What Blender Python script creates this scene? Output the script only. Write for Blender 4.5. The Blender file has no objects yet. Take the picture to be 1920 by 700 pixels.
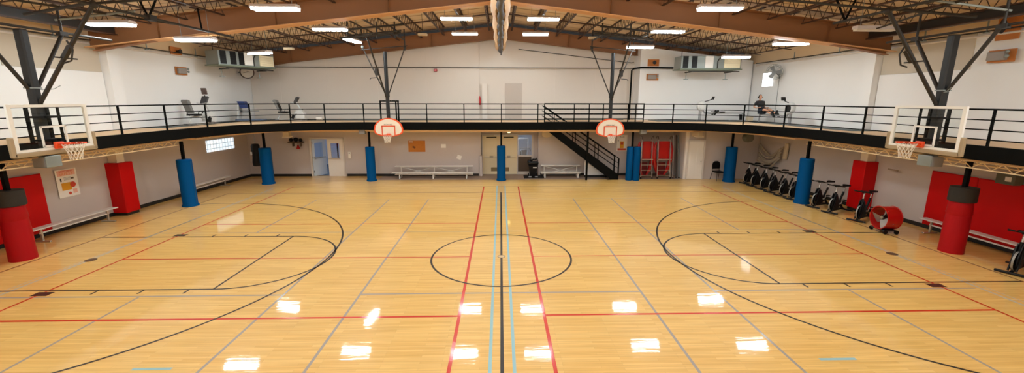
import bpy, math, random
from mathutils import Vector, Matrix, Euler
random.seed(7)
PI = math.pi
SC = bpy.context.scene
COL = SC.collection
V = Vector

# ------------------------------------------------------------------ materials
MATS = {}
def srgb(c):
    return tuple(((x/255)/12.92 if x/255 <= .04045 else ((x/255+.055)/1.055)**2.4) for x in c)
def mat(name, rgb, rough=.5, metal=0, bump=0, bscale=20, var=0, vscale=3, coat=0, emit=0, spec=.5):
    if name in MATS: return MATS[name]
    m = bpy.data.materials.new(name); m.use_nodes = True
    nt = m.node_tree; b = nt.nodes['Principled BSDF']
    col = srgb(rgb) + (1,)
    b.inputs['Base Color'].default_value = col
    b.inputs['Roughness'].default_value = rough
    b.inputs['Metallic'].default_value = metal
    b.inputs['Specular IOR Level'].default_value = spec
    b.inputs['Coat Weight'].default_value = coat
    b.inputs['Coat Roughness'].default_value = .1
    tc = nt.nodes.new('ShaderNodeTexCoord')
    if var:
        n = nt.nodes.new('ShaderNodeTexNoise'); n.inputs['Scale'].default_value = vscale
        n.inputs['Detail'].default_value = 4
        nt.links.new(tc.outputs['Object'], n.inputs['Vector'])
        mx = nt.nodes.new('ShaderNodeMix'); mx.data_type = 'RGBA'
        mx.inputs['A'].default_value = tuple(x*(1-var) for x in col[:3])+(1,)
        mx.inputs['B'].default_value = tuple(min(1, x*(1+var)) for x in col[:3])+(1,)
        nt.links.new(n.outputs['Fac'], mx.inputs['Factor'])
        nt.links.new(mx.outputs['Result'], b.inputs['Base Color'])
    if bump:
        n2 = nt.nodes.new('ShaderNodeTexNoise'); n2.inputs['Scale'].default_value = bscale
        bp = nt.nodes.new('ShaderNodeBump'); bp.inputs['Strength'].default_value = bump
        bp.inputs['Distance'].default_value = .02
        nt.links.new(tc.outputs['Object'], n2.inputs['Vector'])
        nt.links.new(n2.outputs['Fac'], bp.inputs['Height'])
        nt.links.new(bp.outputs['Normal'], b.inputs['Normal'])
    if emit:
        b.inputs['Emission Color'].default_value = col
        b.inputs['Emission Strength'].default_value = emit
    MATS[name] = m; return m

def wood_floor():
    m = bpy.data.materials.new('maple_floor'); m.use_nodes = True
    nt = m.node_tree; N = nt.nodes; L = nt.links; b = N['Principled BSDF']
    tc = N.new('ShaderNodeTexCoord')
    br = N.new('ShaderNodeTexBrick')
    br.offset = .37; br.offset_frequency = 3; br.squash = 1
    br.inputs['Scale'].default_value = 1
    br.inputs['Brick Width'].default_value = .95
    br.inputs['Row Height'].default_value = .057
    br.inputs['Mortar Size'].default_value = .0012
    br.inputs['Mortar Smooth'].default_value = .3
    br.inputs['Bias'].default_value = 0
    br.inputs['Color1'].default_value = srgb(FLOOR_A)+(1,)
    br.inputs['Color2'].default_value = srgb(FLOOR_B)+(1,)
    br.inputs['Mortar'].default_value = srgb((196,156,92))+(1,)
    L.new(tc.outputs['Object'], br.inputs['Vector'])
    mp = N.new('ShaderNodeMapping'); mp.inputs['Scale'].default_value = (.9, 16, 1)
    L.new(tc.outputs['Object'], mp.inputs['Vector'])
    no = N.new('ShaderNodeTexNoise'); no.inputs['Scale'].default_value = 1.3; no.inputs['Detail'].default_value = 5
    L.new(mp.outputs['Vector'], no.inputs['Vector'])
    rp = N.new('ShaderNodeValToRGB'); rp.color_ramp.elements[0].position = .35; rp.color_ramp.elements[1].position = .68
    rp.color_ramp.elements[0].color = (.84,.80,.74,1); rp.color_ramp.elements[1].color = (1,1,1,1)
    L.new(no.outputs['Fac'], rp.inputs['Fac'])
    mx = N.new('ShaderNodeMix'); mx.data_type = 'RGBA'; mx.blend_type = 'MULTIPLY'; mx.inputs['Factor'].default_value = .8
    L.new(br.outputs['Color'], mx.inputs['A']); L.new(rp.outputs['Color'], mx.inputs['B'])
    L.new(mx.outputs['Result'], b.inputs['Base Color'])
    b.inputs['Roughness'].default_value = .42
    b.inputs['Specular IOR Level'].default_value = .35
    b.inputs['Coat Weight'].default_value = .75
    b.inputs['Coat Roughness'].default_value = .045
    b.inputs['Coat IOR'].default_value = 1.5
    mp2 = N.new('ShaderNodeMapping'); mp2.inputs['Scale'].default_value = (.6, 5, 1)
    L.new(tc.outputs['Object'], mp2.inputs['Vector'])
    n3 = N.new('ShaderNodeTexNoise'); n3.inputs['Scale'].default_value = 2.2; n3.inputs['Detail'].default_value = 3
    L.new(mp2.outputs['Vector'], n3.inputs['Vector'])
    bp = N.new('ShaderNodeBump'); bp.inputs['Strength'].default_value = .05; bp.inputs['Distance'].default_value = .02
    L.new(n3.outputs['Fac'], bp.inputs['Height']); L.new(bp.outputs['Normal'], b.inputs['Coat Normal'])
    return m

def glass_mat(name, tint, gl=.08, rough=.02):
    m = bpy.data.materials.new(name); m.use_nodes = True
    nt = m.node_tree; N = nt.nodes; L = nt.links
    N.remove(N['Principled BSDF']); out = N['Material Output']
    t = N.new('ShaderNodeBsdfTransparent'); t.inputs[0].default_value = tint+(1,)
    g = N.new('ShaderNodeBsdfGlossy'); g.inputs['Roughness'].default_value = rough
    mx = N.new('ShaderNodeMixShader'); mx.inputs[0].default_value = gl
    L.new(t.outputs[0], mx.inputs[1]); L.new(g.outputs[0], mx.inputs[2]); L.new(mx.outputs[0], out.inputs['Surface'])
    return m

def glassblock_mat():
    m = bpy.data.materials.new('glass_block'); m.use_nodes = True
    nt = m.node_tree; N = nt.nodes; L = nt.links; b = N['Principled BSDF']
    tc = N.new('ShaderNodeTexCoord'); sp = N.new('ShaderNodeSeparateXYZ'); cb = N.new('ShaderNodeCombineXYZ')
    L.new(tc.outputs['Object'], sp.inputs[0]); L.new(sp.outputs['Y'], cb.inputs['X']); L.new(sp.outputs['Z'], cb.inputs['Y'])
    br = N.new('ShaderNodeTexBrick'); br.offset = 0; br.inputs['Scale'].default_value = 1
    br.inputs['Brick Width'].default_value = .2; br.inputs['Row Height'].default_value = .2; br.inputs['Mortar Size'].default_value = .014
    br.inputs['Color1'].default_value = (.72,.87,1,1); br.inputs['Color2'].default_value = (.9,.97,1,1); br.inputs['Mortar'].default_value = (.25,.32,.36,1)
    L.new(cb.outputs[0], br.inputs['Vector']); L.new(br.outputs['Color'], b.inputs['Base Color'])
    L.new(br.outputs['Color'], b.inputs['Emission Color']); b.inputs['Emission Strength'].default_value = 1.0
    b.inputs['Roughness'].default_value = .15
    return m

FLOOR_A = (242,200,120); FLOOR_B = (231,183,100)
M_FLOOR = wood_floor()
M_GLASS = glass_mat('backboard_glass', (.965,.985,.975), .02)
M_PANE = glass_mat('window_pane', (.93,.95,.97), .06)
def line_mat(n, c):
    return mat(n, c, .4, coat=.6, spec=.3)
L_BLACK = line_mat('line_black', (42,34,30)); L_RED = line_mat('line_red', (205,42,8))
L_GREY = line_mat('line_grey', (160,150,142)); L_BLUE = line_mat('line_blue', (150,192,200)); L_LGREY = line_mat('line_pale', (190,180,160))
L_BROWN = line_mat('line_brown', (120,66,34))
whiteb = mat('warm_white_wall_paint', (222,211,200), .7, bump=.15, bscale=4, var=.03, vscale=.6)
white = mat('white_wall_paint', (242,240,238), .7, bump=.15, bscale=4, var=.03, vscale=.6)
white2 = mat('offwhite_wall_paint', (228,218,208), .75, bump=.15, bscale=4, var=.03, vscale=.6)
greyw = mat('grey_wall_paint', (198,186,180), .7, bump=.1, bscale=5, var=.05, vscale=.7)
blackp = mat('black_base_paint', (24,22,20), .5)
blacks = mat('black_steel', (5,5,4), .7, spec=.12)
darkst = mat('dark_pipe_steel', (40,34,29), .6, 0, var=.15, vscale=6)
masts = mat('mast_steel', (26,27,29), .45)
brown = mat('brown_girder_paint', (146,98,60), .6, var=.06, vscale=1.2)
brownl = mat('girder_flange_lit_tone', (222,170,118), .55)  # light on the nearer girder's bottom flange, put into a paler brown
joistm = mat('joist_paint', (70,46,32), .6)
insul = mat('roof_insulation', (226,200,164), .85, bump=.3, bscale=3, var=.05, vscale=1.5)
tan = mat('tan_soffit_paint', (238,206,164), .7, var=.04, vscale=1.5)
tand = mat('track_deck_edge_tan', (214,180,142), .7, var=.04)
matgrey = mat('rubber_mat', (88,96,96), .8, bump=.2, bscale=60)
rubfloor = mat('vestibule_tile', (150,128,112), .55, var=.08, vscale=4)
redpad = mat('red_vinyl', (198,2,4), .5, spec=.2, bump=.12, bscale=7)
redpad2 = mat('red_vinyl_round', (168,8,18), .5, spec=.2, bump=.15, bscale=7)
darkpad = mat('charcoal_vinyl', (38,34,31), .7, bump=.2, bscale=8)
bluepad = mat('blue_vinyl', (0,72,124), .55, spec=.06, bump=.12, bscale=7)
bluehem = mat('blue_vinyl_hem', (4,60,100), .5)
chrome = mat('brushed_aluminium', (205,200,192), .32, .85)
galv = mat('galvanised_steel', (150,158,156), .5, .35)
benchw = mat('bench_aluminium', (226,220,212), .45, .05)
orange = mat('orange_rim_paint', (232,72,18), .4)
oran2 = mat('backboard_orange_trim', (235,84,30), .45)
cream = mat('backboard_cream_paint', (240,226,206), .45)
boardw = mat('backboard_white_frame', (244,242,236), .4)
boardpad = mat('backboard_tan_padding', (168,148,118), .75)
net = mat('white_net_cord', (232,222,208), .9)
blackpl = mat('black_plastic', (10,9,10), .5, spec=.3)
greypl = mat('grey_plastic', (150,150,152), .45)
lightpl = mat('silver_plastic', (206,206,204), .35)
bluepl = mat('blue_vinyl_seat', (30,52,110), .5)
redpl = mat('red_gloss_paint', (176,6,6), .3, coat=.3)
doorw = mat('white_door_paint', (236,228,218), .5)
doorc = mat('cream_door_paint', (238,222,186), .55)
framew = mat('door_frame_paint', (216,206,196), .55)
ply = mat('plywood_board', (196,120,58), .7, var=.08)
cork = mat('cork_board', (196,122,48), .85, var=.15, vscale=18)
papr = mat('paper', (240,234,226), .8)
tanc = mat('curtain_tan_vinyl', (216,176,130), .6, var=.05, vscale=8)
greyc = mat('curtain_grey_mesh', (92,92,98), .8)
beige = mat('duct_beige_paint', (214,196,166), .6)
skin = mat('skin', (205,150,120), .55)
shirt = mat('black_tshirt', (34,34,38), .85)
shorts = mat('navy_shorts', (24,38,56), .85)
hairm = mat('grey_brown_hair', (86,66,56), .8)
shoe = mat('dark_trainers', (26,26,32), .6)
yellow = mat('poster_yellow', (226,160,32), .7); pred = mat('poster_red', (206,70,44), .7); ppink = mat('poster_pink', (232,178,160), .7)
porange = mat('poster_orange_heading', (224,150,104), .7)
carpet = mat('blue_grey_carpet', (84,98,116), .95); roomw = mat('fitness_room_wall', (206,212,224), .8)
darkpanel = mat('dark_brown_panel', (92,74,58), .6)
tube_e = mat('fluorescent_tube_lit', (240,250,252), .5, emit=63)
tube_off = mat('fluorescent_tube_dark', (232,224,214), .4)
hous = mat('fixture_white_enamel', (226,220,226), .5)
warm_e = mat('porch_lamp_lit', (255,222,130), .5, emit=9)
win_e = mat('daylight_window', (246,250,255), .5, emit=3.2)
room_e = mat('fitness_room_lamp', (225,238,255), .5, emit=14)
M_GB = glassblock_mat()

# ------------------------------------------------------------------ mesh builder
class MB:
    def __init__(s): s.v=[]; s.f=[]; s.m=[]; s.sm=[]; s.mats=[]
    def mi(s, m):
        if m not in s.mats: s.mats.append(m)
        return s.mats.index(m)
    def add(s, vs, fs, m, smooth=False, M=None):
        o=len(s.v); i=s.mi(m)
        for p in vs:
            p = V(p)
            s.v.append(tuple(M@p) if M else tuple(p))
        for f in fs: s.f.append([o+k for k in f]); s.m.append(i); s.sm.append(smooth)
        return s
    def box(s, c, d, m, rot=(0,0,0), bev=0):
        x,y,z=[k/2 for k in d]
        if bev <= 0:
            vs=[(-x,-y,-z),(x,-y,-z),(x,y,-z),(-x,y,-z),(-x,-y,z),(x,-y,z),(x,y,z),(-x,y,z)]
            fs=[(0,3,2,1),(4,5,6,7),(0,1,5,4),(1,2,6,5),(2,3,7,6),(3,0,4,7)]
        else:
            b=min(bev,x*.95,y*.95,z*.95); vs=[]
            ring=lambda zz,e:[(-x+b+e*0,-y+e,zz),(x-b,-y+e,zz),(x-e,-y+b,zz),(x-e,y-b,zz),(x-b,y-e,zz),(-x+b,y-e,zz),(-x+e,y-b,zz),(-x+e,-y+b,zz)]
            for zz,e in ((-z,b*.7),(-z+b,0),(z-b,0),(z,b*.7)): vs+=ring(zz,e)
            fs=[tuple(range(7,-1,-1)),tuple(range(24,32))]
            for r in range(3):
                for k in range(8): fs.append((r*8+k,r*8+(k+1)%8,(r+1)*8+(k+1)%8,(r+1)*8+k))
        M=Matrix.Translation(V(c))@Euler(rot).to_matrix().to_4x4()
        return s.add(vs,fs,m,False,M)
    def cyl(s, p0, p1, r, m, n=12, r1=None, smooth=True):
        p0=V(p0);p1=V(p1); d=(p1-p0)
        if d.length<1e-6: return s
        q=d.to_track_quat('Z','Y').to_matrix(); r1=r if r1 is None else r1
        vs=[];
        for rr,p in ((r,p0),(r1,p1)):
            for k in range(n):
                a=2*PI*(k+.5)/n; vs.append(p+q@V((rr*math.cos(a),rr*math.sin(a),0)))
        fs=[(k,(k+1)%n,n+(k+1)%n,n+k) for k in range(n)]
        s.add(vs,fs,m,smooth and n>5); s.add(vs,[tuple(range(n-1,-1,-1)),tuple(range(n,2*n))],m)
        return s
    def tube(s, pts, r, m, n=8, closed=False, smooth=True):
        pts=[V(p) for p in pts]; N=len(pts); vs=[]
        rr = r if isinstance(r,(list,tuple)) else [r]*N
        up=None
        for i,p in enumerate(pts):
            a=pts[(i-1)%N] if (closed or i>0) else p; b=pts[(i+1)%N] if (closed or i<N-1) else p
            t=(b-a).normalized()
            if up is None:
                up=V((0,0,1)) if abs(t.z)<.9 else V((1,0,0))
            u=(up-t*up.dot(t)).normalized(); w=t.cross(u); up=u
            for k in range(n):
                an=2*PI*(k+.5)/n; vs.append(p+rr[i]*(math.cos(an)*u+math.sin(an)*w))
        fs=[]
        for i in range(N if closed else N-1):
            j=(i+1)%N
            for k in range(n): fs.append((i*n+k,i*n+(k+1)%n,j*n+(k+1)%n,j*n+k))
        if not closed: fs+= [tuple(range(n-1,-1,-1)),tuple(range((N-1)*n,N*n))]
        return s.add(vs,fs,m,smooth and n>5)
    def lathe(s, prof, m, n=24, c=(0,0,0), axis='Z', smooth=True, cap=True):
        vs=[];
        for r,z in prof:
            for k in range(n):
                a=2*PI*k/n; vs.append((r*math.cos(a),r*math.sin(a),z))
        P=len(prof); fs=[]
        for i in range(P-1):
            for k in range(n): fs.append((i*n+k,i*n+(k+1)%n,(i+1)*n+(k+1)%n,(i+1)*n+k))
        if cap: fs+=[tuple(range(n-1,-1,-1)),tuple(range((P-1)*n,P*n))]
        R=Matrix.Identity(4)
        if axis=='X': R=Matrix.Rotation(PI/2,4,'Y')
        if axis=='Y': R=Matrix.Rotation(-PI/2,4,'X')
        if isinstance(axis,Matrix): R=axis
        return s.add(vs,fs,m,smooth,Matrix.Translation(V(c))@R)
    def prism(s, poly, a, b, m, plane='XZ', smooth=False):
        """poly 2-D outline extruded from a to b along the missing axis"""
        def P(u,w,t):
            return {'XZ':(u,t,w),'YZ':(t,u,w),'XY':(u,w,t)}[plane]
        n=len(poly); vs=[P(u,w,a) for u,w in poly]+[P(u,w,b) for u,w in poly]
        fs=[tuple(range(n)),tuple(range(2*n-1,n-1,-1))]+[(k,n+k,n+(k+1)%n,(k+1)%n) for k in range(n)]
        return s.add(vs,fs,m,smooth)
    def quad(s, a,b,c,d,m): return s.add([a,b,c,d],[(0,1,2,3)],m)
    def ball(s,c,r,m,n=12,sc=(1,1,1)):
        prof=[(max(1e-4,r*math.sin(PI*i/n)),-r*math.cos(PI*i/n)) for i in range(n+1)]
        o=MB(); o.lathe(prof,m,n*2-4 if n>4 else 8)
        return s.add([(p[0]*sc[0]+c[0],p[1]*sc[1]+c[1],p[2]*sc[2]+c[2]) for p in o.v],o.f,m,True)
    def build(s, name, parent=None, loc=None, rot=None, label=None, cat=None, group=None, kind=None):
        me=bpy.data.meshes.new(name)
        off=V(loc) if loc is not None and parent is None else V((0,0,0))
        me.from_pydata([tuple(V(p)) for p in s.v],[],s.f); me.update()
        for m in s.mats: me.materials.append(m)
        for i,p in enumerate(me.polygons): p.material_index=s.m[i]; p.use_smooth=s.sm[i]
        if any(s.sm): me.set_sharp_from_angle(angle=.75)
        o=bpy.data.objects.new(name,me); COL.objects.link(o)
        if parent: o.parent=parent
        if loc is not None: o.location=loc
        if rot is not None: o.rotation_euler=rot
        return tag(o,label,cat,group,kind)
def tag(o,label=None,cat=None,group=None,kind=None):
    if label: o['label']=label
    if cat: o['category']=cat
    if group: o['group']=group
    if kind: o['kind']=kind
    return o
def thing(name,label,cat,loc=(0,0,0),rz=0,group=None):
    o=bpy.data.objects.new(name,None); COL.objects.link(o); o.empty_display_size=.2
    o.location=loc; o.rotation_euler=(0,0,rz); return tag(o,label,cat,group)
def copy_tree(o,parent=None):
    c=o.copy(); COL.objects.link(c)
    if parent: c.parent=parent
    for ch in list(o.children): copy_tree(ch,c)
    return c
def S(mb,name): return mb.build(name,kind='structure')
ORD=['first','second','third','fourth','fifth','sixth','seventh','eighth','ninth','tenth','eleventh','twelfth']
SIDE={-1:'left',1:'right'}
def text_part(name,s,size,m,parent,M,ext=.001):
    cu=bpy.data.curves.new(name,'FONT'); cu.body=s; cu.size=size; cu.align_x='CENTER'; cu.align_y='CENTER'; cu.extrude=ext
    t=bpy.data.objects.new('tmp_text',cu); COL.objects.link(t)
    dg=bpy.context.evaluated_depsgraph_get()
    me=bpy.data.meshes.new_from_object(t.evaluated_get(dg)); bpy.data.objects.remove(t)
    me.name=name; me.materials.clear(); me.materials.append(m)
    o=bpy.data.objects.new(name,me); COL.objects.link(o); o.parent=parent; o.matrix_local=M
    return o

# ------------------------------------------------------------------ setting
YF=12.15          # lower back wall
YU=14.1           # upper back wall
YN=-12.6
def wx(y): return 13.92-.042*max(0,y)
def wu(y): return 13.92
ZD=2.97           # deck of the running track
# floor + court lines (painted pattern belongs to the floor mesh)
fl=MB(); fl.box((0,-.75,-.05),(30,23.4,.1),M_FLOOR); fl.box((-10.2,11.7,-.05),(7.6,1.5,.1),M_FLOOR); fl.box((11.8,11.2,-.05),(4.6,.5,.1),M_FLOOR)
def ln(x0,y0,x1,y1,w,m,z=.0012):
    a=V((x0,y0));b=V((x1,y1)); d=(b-a).normalized(); n=V((-d.y,d.x))*w/2
    fl.add([(a.x-n.x,a.y-n.y,z),(b.x-n.x,b.y-n.y,z),(b.x+n.x,b.y+n.y,z),(a.x+n.x,a.y+n.y,z)],[(0,1,2,3)],m)
def arc(cx,cy,r,a0,a1,w,m,z=.003,n=96):
    vs=[];fs=[]
    for i in range(n+1):
        a=a0+(a1-a0)*i/n
        for rr in (r-w/2,r+w/2): vs.append((cx+rr*math.cos(a),cy+rr*math.sin(a),z))
    for i in range(n): fs.append((2*i,2*i+1,2*i+3,2*i+2))
    fl.add(vs,fs,m)
LW=.05
for s in (-1,1):
    ln(3.02*s,6.62,3.02*s,-7.5,LW,L_GREY,.0008); ln(4.64*s,6.62,4.64*s,-7.5,LW,L_GREY,.0008)
    ln(7.62*s,6.62,7.62*s,2.2,LW,L_GREY,.0008); ln(7.62*s,-2.15,7.62*s,-7.5,LW,L_GREY,.0008)
    ln(4.64*s,2.2,10.5*s,2.2,LW*.8,L_GREY,.0007); ln(4.64*s,-2.15,10.5*s,-2.15,LW,L_GREY,.0007)
    ln(10.62*s,9,10.62*s,-7.5,.07,L_LGREY,.0006); ln(10.95*s,-7.5,10.45*s,8.6,.03,L_LGREY,.0006)
    ln(.82*s,9.2,.82*s,-9,.06,L_RED,.0014)
    ln(9.82*s,9.3,9.82*s,-9,LW,L_RED,.0014)
    for y in (3.1,0,-3.13): ln(.85*s,y,9.82*s,y,LW*(1.15 if y<-3 else .9),L_RED,.0013)
    ln(.19*s,9.4,.19*s,-9,.055,L_BLUE,.0014)
    ln(5.1*s,-4.65,5.7*s,-4.65,.06,L_BLUE,.0014)
    # basketball
    F=6.31
    ln(F*s,1.83,F*s,-1.83,LW,L_BLACK,.002)
    for y in (1.83,-1.83): ln(F*s,y,12.0*s,y,LW,L_BLACK,.002)
    arc(F*s,0,1.83,PI/2 if s<0 else PI/2, -PI/2 if s<0 else 3*PI/2,LW,L_BLACK,.003)
    a=math.acos(1.35/6.05)
    if s<0: arc(-10.6,0,6.05,-1.55,1.78,LW,L_BLACK,.003,160)
    else: arc(10.6,0,6.05,PI-1.78,PI+1.55,LW,L_BLACK,.003,160)
    ln(12.0*s,7.9,12.0*s,-7.9,.045,L_BROWN,.002)
    for yy in (1,-1):
        fl.box((9.78*s,1.99*yy,.001),(.34,.19,.003),L_BLACK)
        for xx in (8.75,7.78,6.82): fl.box((xx*s,1.94*yy,.0008),(.045,.17,.003),L_BLACK)
    fl.lathe([(.13,0),(.13,.003)],mat('floor_plate_brass',(96,70,50),.4),24,(10.6*s,-.02,0))
ln(0,7.9,0,-9,.055,L_BLACK,.0025)
ln(-3,2.2,3,2.2,LW*.6,L_GREY,.0007); ln(-3,-2.15,3,-2.15,LW,L_GREY,.0007)
ln(-7.62,6.62,7.62,6.62,.025,L_LGREY,.0006)
ln(-12,7.9,12,7.9,.045,L_BROWN,.002); ln(-9.8,9.25,9.8,9.25,.03,L_BROWN,.001)
arc(0,0,1.83,0,2*PI,LW,L_BLACK,.003,128)
fl.lathe([(.085,0),(.085,.004)],mat('centre_plate_cream',(214,186,140),.4),24)
arc(0,0,.095,0,2*PI,.02,mat('centre_ring',(96,78,60),.4),.005,32)
S(fl,'floor')
f2=MB(); f2.box((1.6,12.1,-.06),(16.0,2.3,.118),rubfloor); S(f2,'trim_1')

# lower walls
lw=MB()
def wseg(x0,x1,y,z0,z1,m,t=.15): lw.box(((x0+x1)/2,y+t/2,(z0+z1)/2),(x1-x0,t,z1-z0),m)
wseg(-13.6,-10.17,YF,0,2.6,greyw); wseg(-10.17,-8.36,YF,2.05,2.6,greyw); wseg(-8.36,-1.15,YF,0,2.6,greyw)
wseg(2.05,7.15,YF,0,2.6,greyw); wseg(-1.15,2.05,YF+.5,2.18,2.6,greyw,.1)
lw.box((-1.16,YF+.34,1.3),(.16,.7,2.6),greyw); lw.box((2.12,YF+.34,1.3),(.16,.7,2.6),greyw)
S(lw,'wall_back_lower')
al=MB(); al.box((8.6,12.72,1.3),(3.4,.1,2.6),greyw); al.box((7.1,12.4,1.3),(.1,.6,2.6),greyw)
al.box((9.62,11.9,1.3),(.12,1.75,2.6),greyw); S(al,'wall_alcove')
cw=MB(); cw.box((10.0-.37,11.03,1.3),(.16,.12,2.6),white2)
cw.box((11.98,11.05,1.3),(2.86,.12,2.6),greyw); cw.box((10.1,11.05,2.32),(.95,.12,.56),greyw); S(cw,'wall_closet_front')
def sidewall(s,z0,z1,m,name,off=0,y0=YN,y1=YU+.1,holes=(),wx=wx):
    w=MB(); t=.15
    pts=[(s*(wx(y)+off),y) for y in (y0,0,y1)]
    poly=pts+[(x+s*t,y) for x,y in reversed(pts)]
    w.prism(poly,z0,z1,m,'XY'); return S(w,name)
for s in (-1,1):
    sidewall(s,0,2.6,greyw,'wall_%s_lower'%SIDE[s],y1=12.4)
    sidewall(s,2.6,6.02,white,'wall_%s'%SIDE[s],wx=wu)
    e=MB(); pts=[(s*(wu(y)+.02),y) for y in (YN,0,YU+.1)]
    e.prism(pts+[(x+s*.15,y) for x,y in reversed(pts)],6.02,6.9,insul,'XY'); S(e,'wall_%s_upper'%SIDE[s])
uw=MB()
def gable(x0,x1,y,z0,m):
    zt=lambda x:8.05-.113*abs(x)
    pts=[(x0,z0),(x1,z0),(x1,zt(x1))]+([(0,zt(0))] if x0<0<x1 else [])+[(x0,zt(x0))]
    uw.prism(pts,y,y+.15,m,'XZ')
gable(-14,14,YU,2.6,whiteb)
uw.prism([(-13.9,2.98),(-1.2,2.98),(-1.2,7.85),(-13.9,6.45)],YU-.1,YU,whiteb,'XZ')      # left bay stands slightly proud
for x0 in (-12.3,-9.7,-6.9,-4.2,3.1,5.4): uw.box((x0,YU-(.105 if x0<0 else .005),5.2),(.012,.012,3.2),white2)
uw.box((-.90,YU-.12,3.95),(.28,.24,2.0),white2)
S(uw,'wall_back')
rb=MB(); rb.prism([(7.62,2.9),(13.85,2.9),(13.85,6.2),(7.62,6.9)],13.1,YU-.02,white,'XZ'); S(rb,'trim_2')
nw=MB(); nw.box((0,YN-.1,4),(28.2,.2,8.6),white); S(nw,'wall_front')
cols=MB()
for s in (-1,1):
    for (y0,y1) in ((4.45,4.95),):
        cols.box((s*13.78,5.25,4.3),(.28,.46,3.35),white)
    # shadowed high recess beside the column and its ledge
    cols.box((s*13.9,2.6,3.97),(.06,4.8,2.02),white)
S(cols,'trim_3')
# upper recess panels (shade of the recess put into a darker off-white)
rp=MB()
for s in (-1,1): rp.box((s*13.91,3.5,5.5),(.03,3.0,1.02),mat('upper_panel_shade_tone',(206,194,176),.8))
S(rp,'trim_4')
# black base along the walls
bb=MB()
for s in (-1,1):
    pts=[(s*(wx(y)-.02),y) for y in (YN,0,YF)]
    bb.prism(pts+[(x+s*.02,y) for x,y in reversed(pts)],0,.13,blackp,'XY')
    S(bb,'baseboard_%s'%SIDE[s]); bb=MB()
for a,b in ((-13.4,-10.2),(-8.3,-1.2),(2.15,7.1)): bb.box(((a+b)/2,YF-.012,.065),(b-a,.024,.13),blackp)
S(bb,'baseboard_back')

# roof
rf=MB()
for s in (-1,1):
    a=[(0,8.28),(s*14.2,8.28-.113*14.2),(s*14.2,8.40-.113*14.2),(0,8.40)]
    rf.prism(a if s>0 else a[::-1],YN-.2,YU+.2,insul,'XZ')
S(rf,'ceiling')
sl=MB()   # thin support slats that hold the insulation
for s in (-1,1):
    for k in range(20):
        y=-6+k
        sl.prism([(0,8.262),(s*13.8,8.262-.113*13.8),(s*13.8,8.275-.113*13.8),(0,8.275)],y-.02,y+.02,mat('insulation_strap',(188,160,126),.7),'XZ')
S(sl,'trim_5')

def girder(y,drop,label):
    g=thing('roof_girder',label,'girder',(0,y,7.3))
    z=lambda x:-drop-.113*abs(x)
    zt=lambda x:.70-.113*abs(x)-.0
    xs=[-13.75,-11.3,0,11.3,13.75]
    zb=[z(x) for x in xs]
    web=MB(); web.prism([(x,b) for x,b in zip(xs,zb)]+[(x,zt(x)) for x in reversed(xs)],-.008,.008,brown,'XZ')
    for x in (-11.4,-7.5,-3.75,3.75,7.5,11.4): web.box((x,0,(z(x)+zt(x))/2),(.012,.2,zt(x)-z(x)-.03),brown)
    web.build('web',g)
    for nm,fz in (('bottom_flange',z),('top_flange',zt)):
        f=MB()
        for s in (-1,1): 
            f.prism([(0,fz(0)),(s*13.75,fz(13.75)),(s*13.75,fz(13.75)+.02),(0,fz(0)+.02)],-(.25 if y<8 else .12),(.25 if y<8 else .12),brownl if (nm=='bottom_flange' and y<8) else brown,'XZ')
        f.build(nm,g)
    for s in (-1,1):
        h=MB(); h.prism([(s*11.6,z(11.6)),(s*13.6,z(13.6)),(s*13.6,z(13.6)-.10)],-.01,.01,brown,'XZ')
        h.box((s*12.6,0,z(12.6)-.05),(2.05,.22,.02),brown,rot=(0,s*.165,0)); h.build('haunch',g)
    return g
girder(4.6,0,'brown steel roof girder crossing the middle of the gym, nearest in view')
girder(13.7,-.04,'brown steel roof girder against the far back wall')

# bar joists
def joist_mesh(L):
    j=MB(); D=.43
    for x in (-.025,.025):
        j.box((x,0,D),(.035,L,.035),joistm); j.box((x,0,0),(.035,L,.035),joistm)
    n=int(L/.46); st=L/n
    for k in range(n):
        y0=-L/2+k*st; a=(0,y0,0.01);b=(0,y0+st/2,D-.01);c=(0,y0+st,0.01)
        j.cyl(a,b,.011,joistm,4); j.cyl(b,c,.011,joistm,4)
    return j
protos={}
for bay,(y0,y1,nm) in enumerate(((4.72,13.6,'far'),(-2.9,4.48,'near'))):
    for s in (-1,1):
        for k in range(11):
            x=s*(.61+1.22*k); z=7.83-.113*abs(x)
            lab='brown open-web joist of the %s roof bay, %s %s of the centre curtain'%(nm,ORD[k],SIDE[s])
            if bay not in protos:
                o=joist_mesh(y1-y0).build('bar_joist'); protos[bay]=o
            else: o=protos[bay].copy(); COL.objects.link(o)
            o.location=(x,(y0+y1)/2,z); tag(o,lab,'roof joist','roof joists of the %s bay'%nm)
# bridging angle irons running across the joists
for nm,ys in (('far',(6.8,9.1,11.4)),('near',(-1.0,.9,2.8))):
    for q,y in enumerate(ys):
        for s in (-1,1):
            b=MB(); 
            for dz in (0,.40): b.prism([(s*.1,7.80+dz-.011),(s*13.2,7.80+dz-.113*13.1),(s*13.2,7.83+dz-.113*13.1),(s*.1,7.83+dz-.011)],y-.015,y+.015,joistm,'XZ')
            b.build('joist_bridging',label='dark angle-iron bridging under the %s %s roof slope, %s from the middle girder'%(nm,SIDE[s],ORD[q if nm=='far' else 2-q]),cat='bridging',group='joist bridging')
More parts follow.
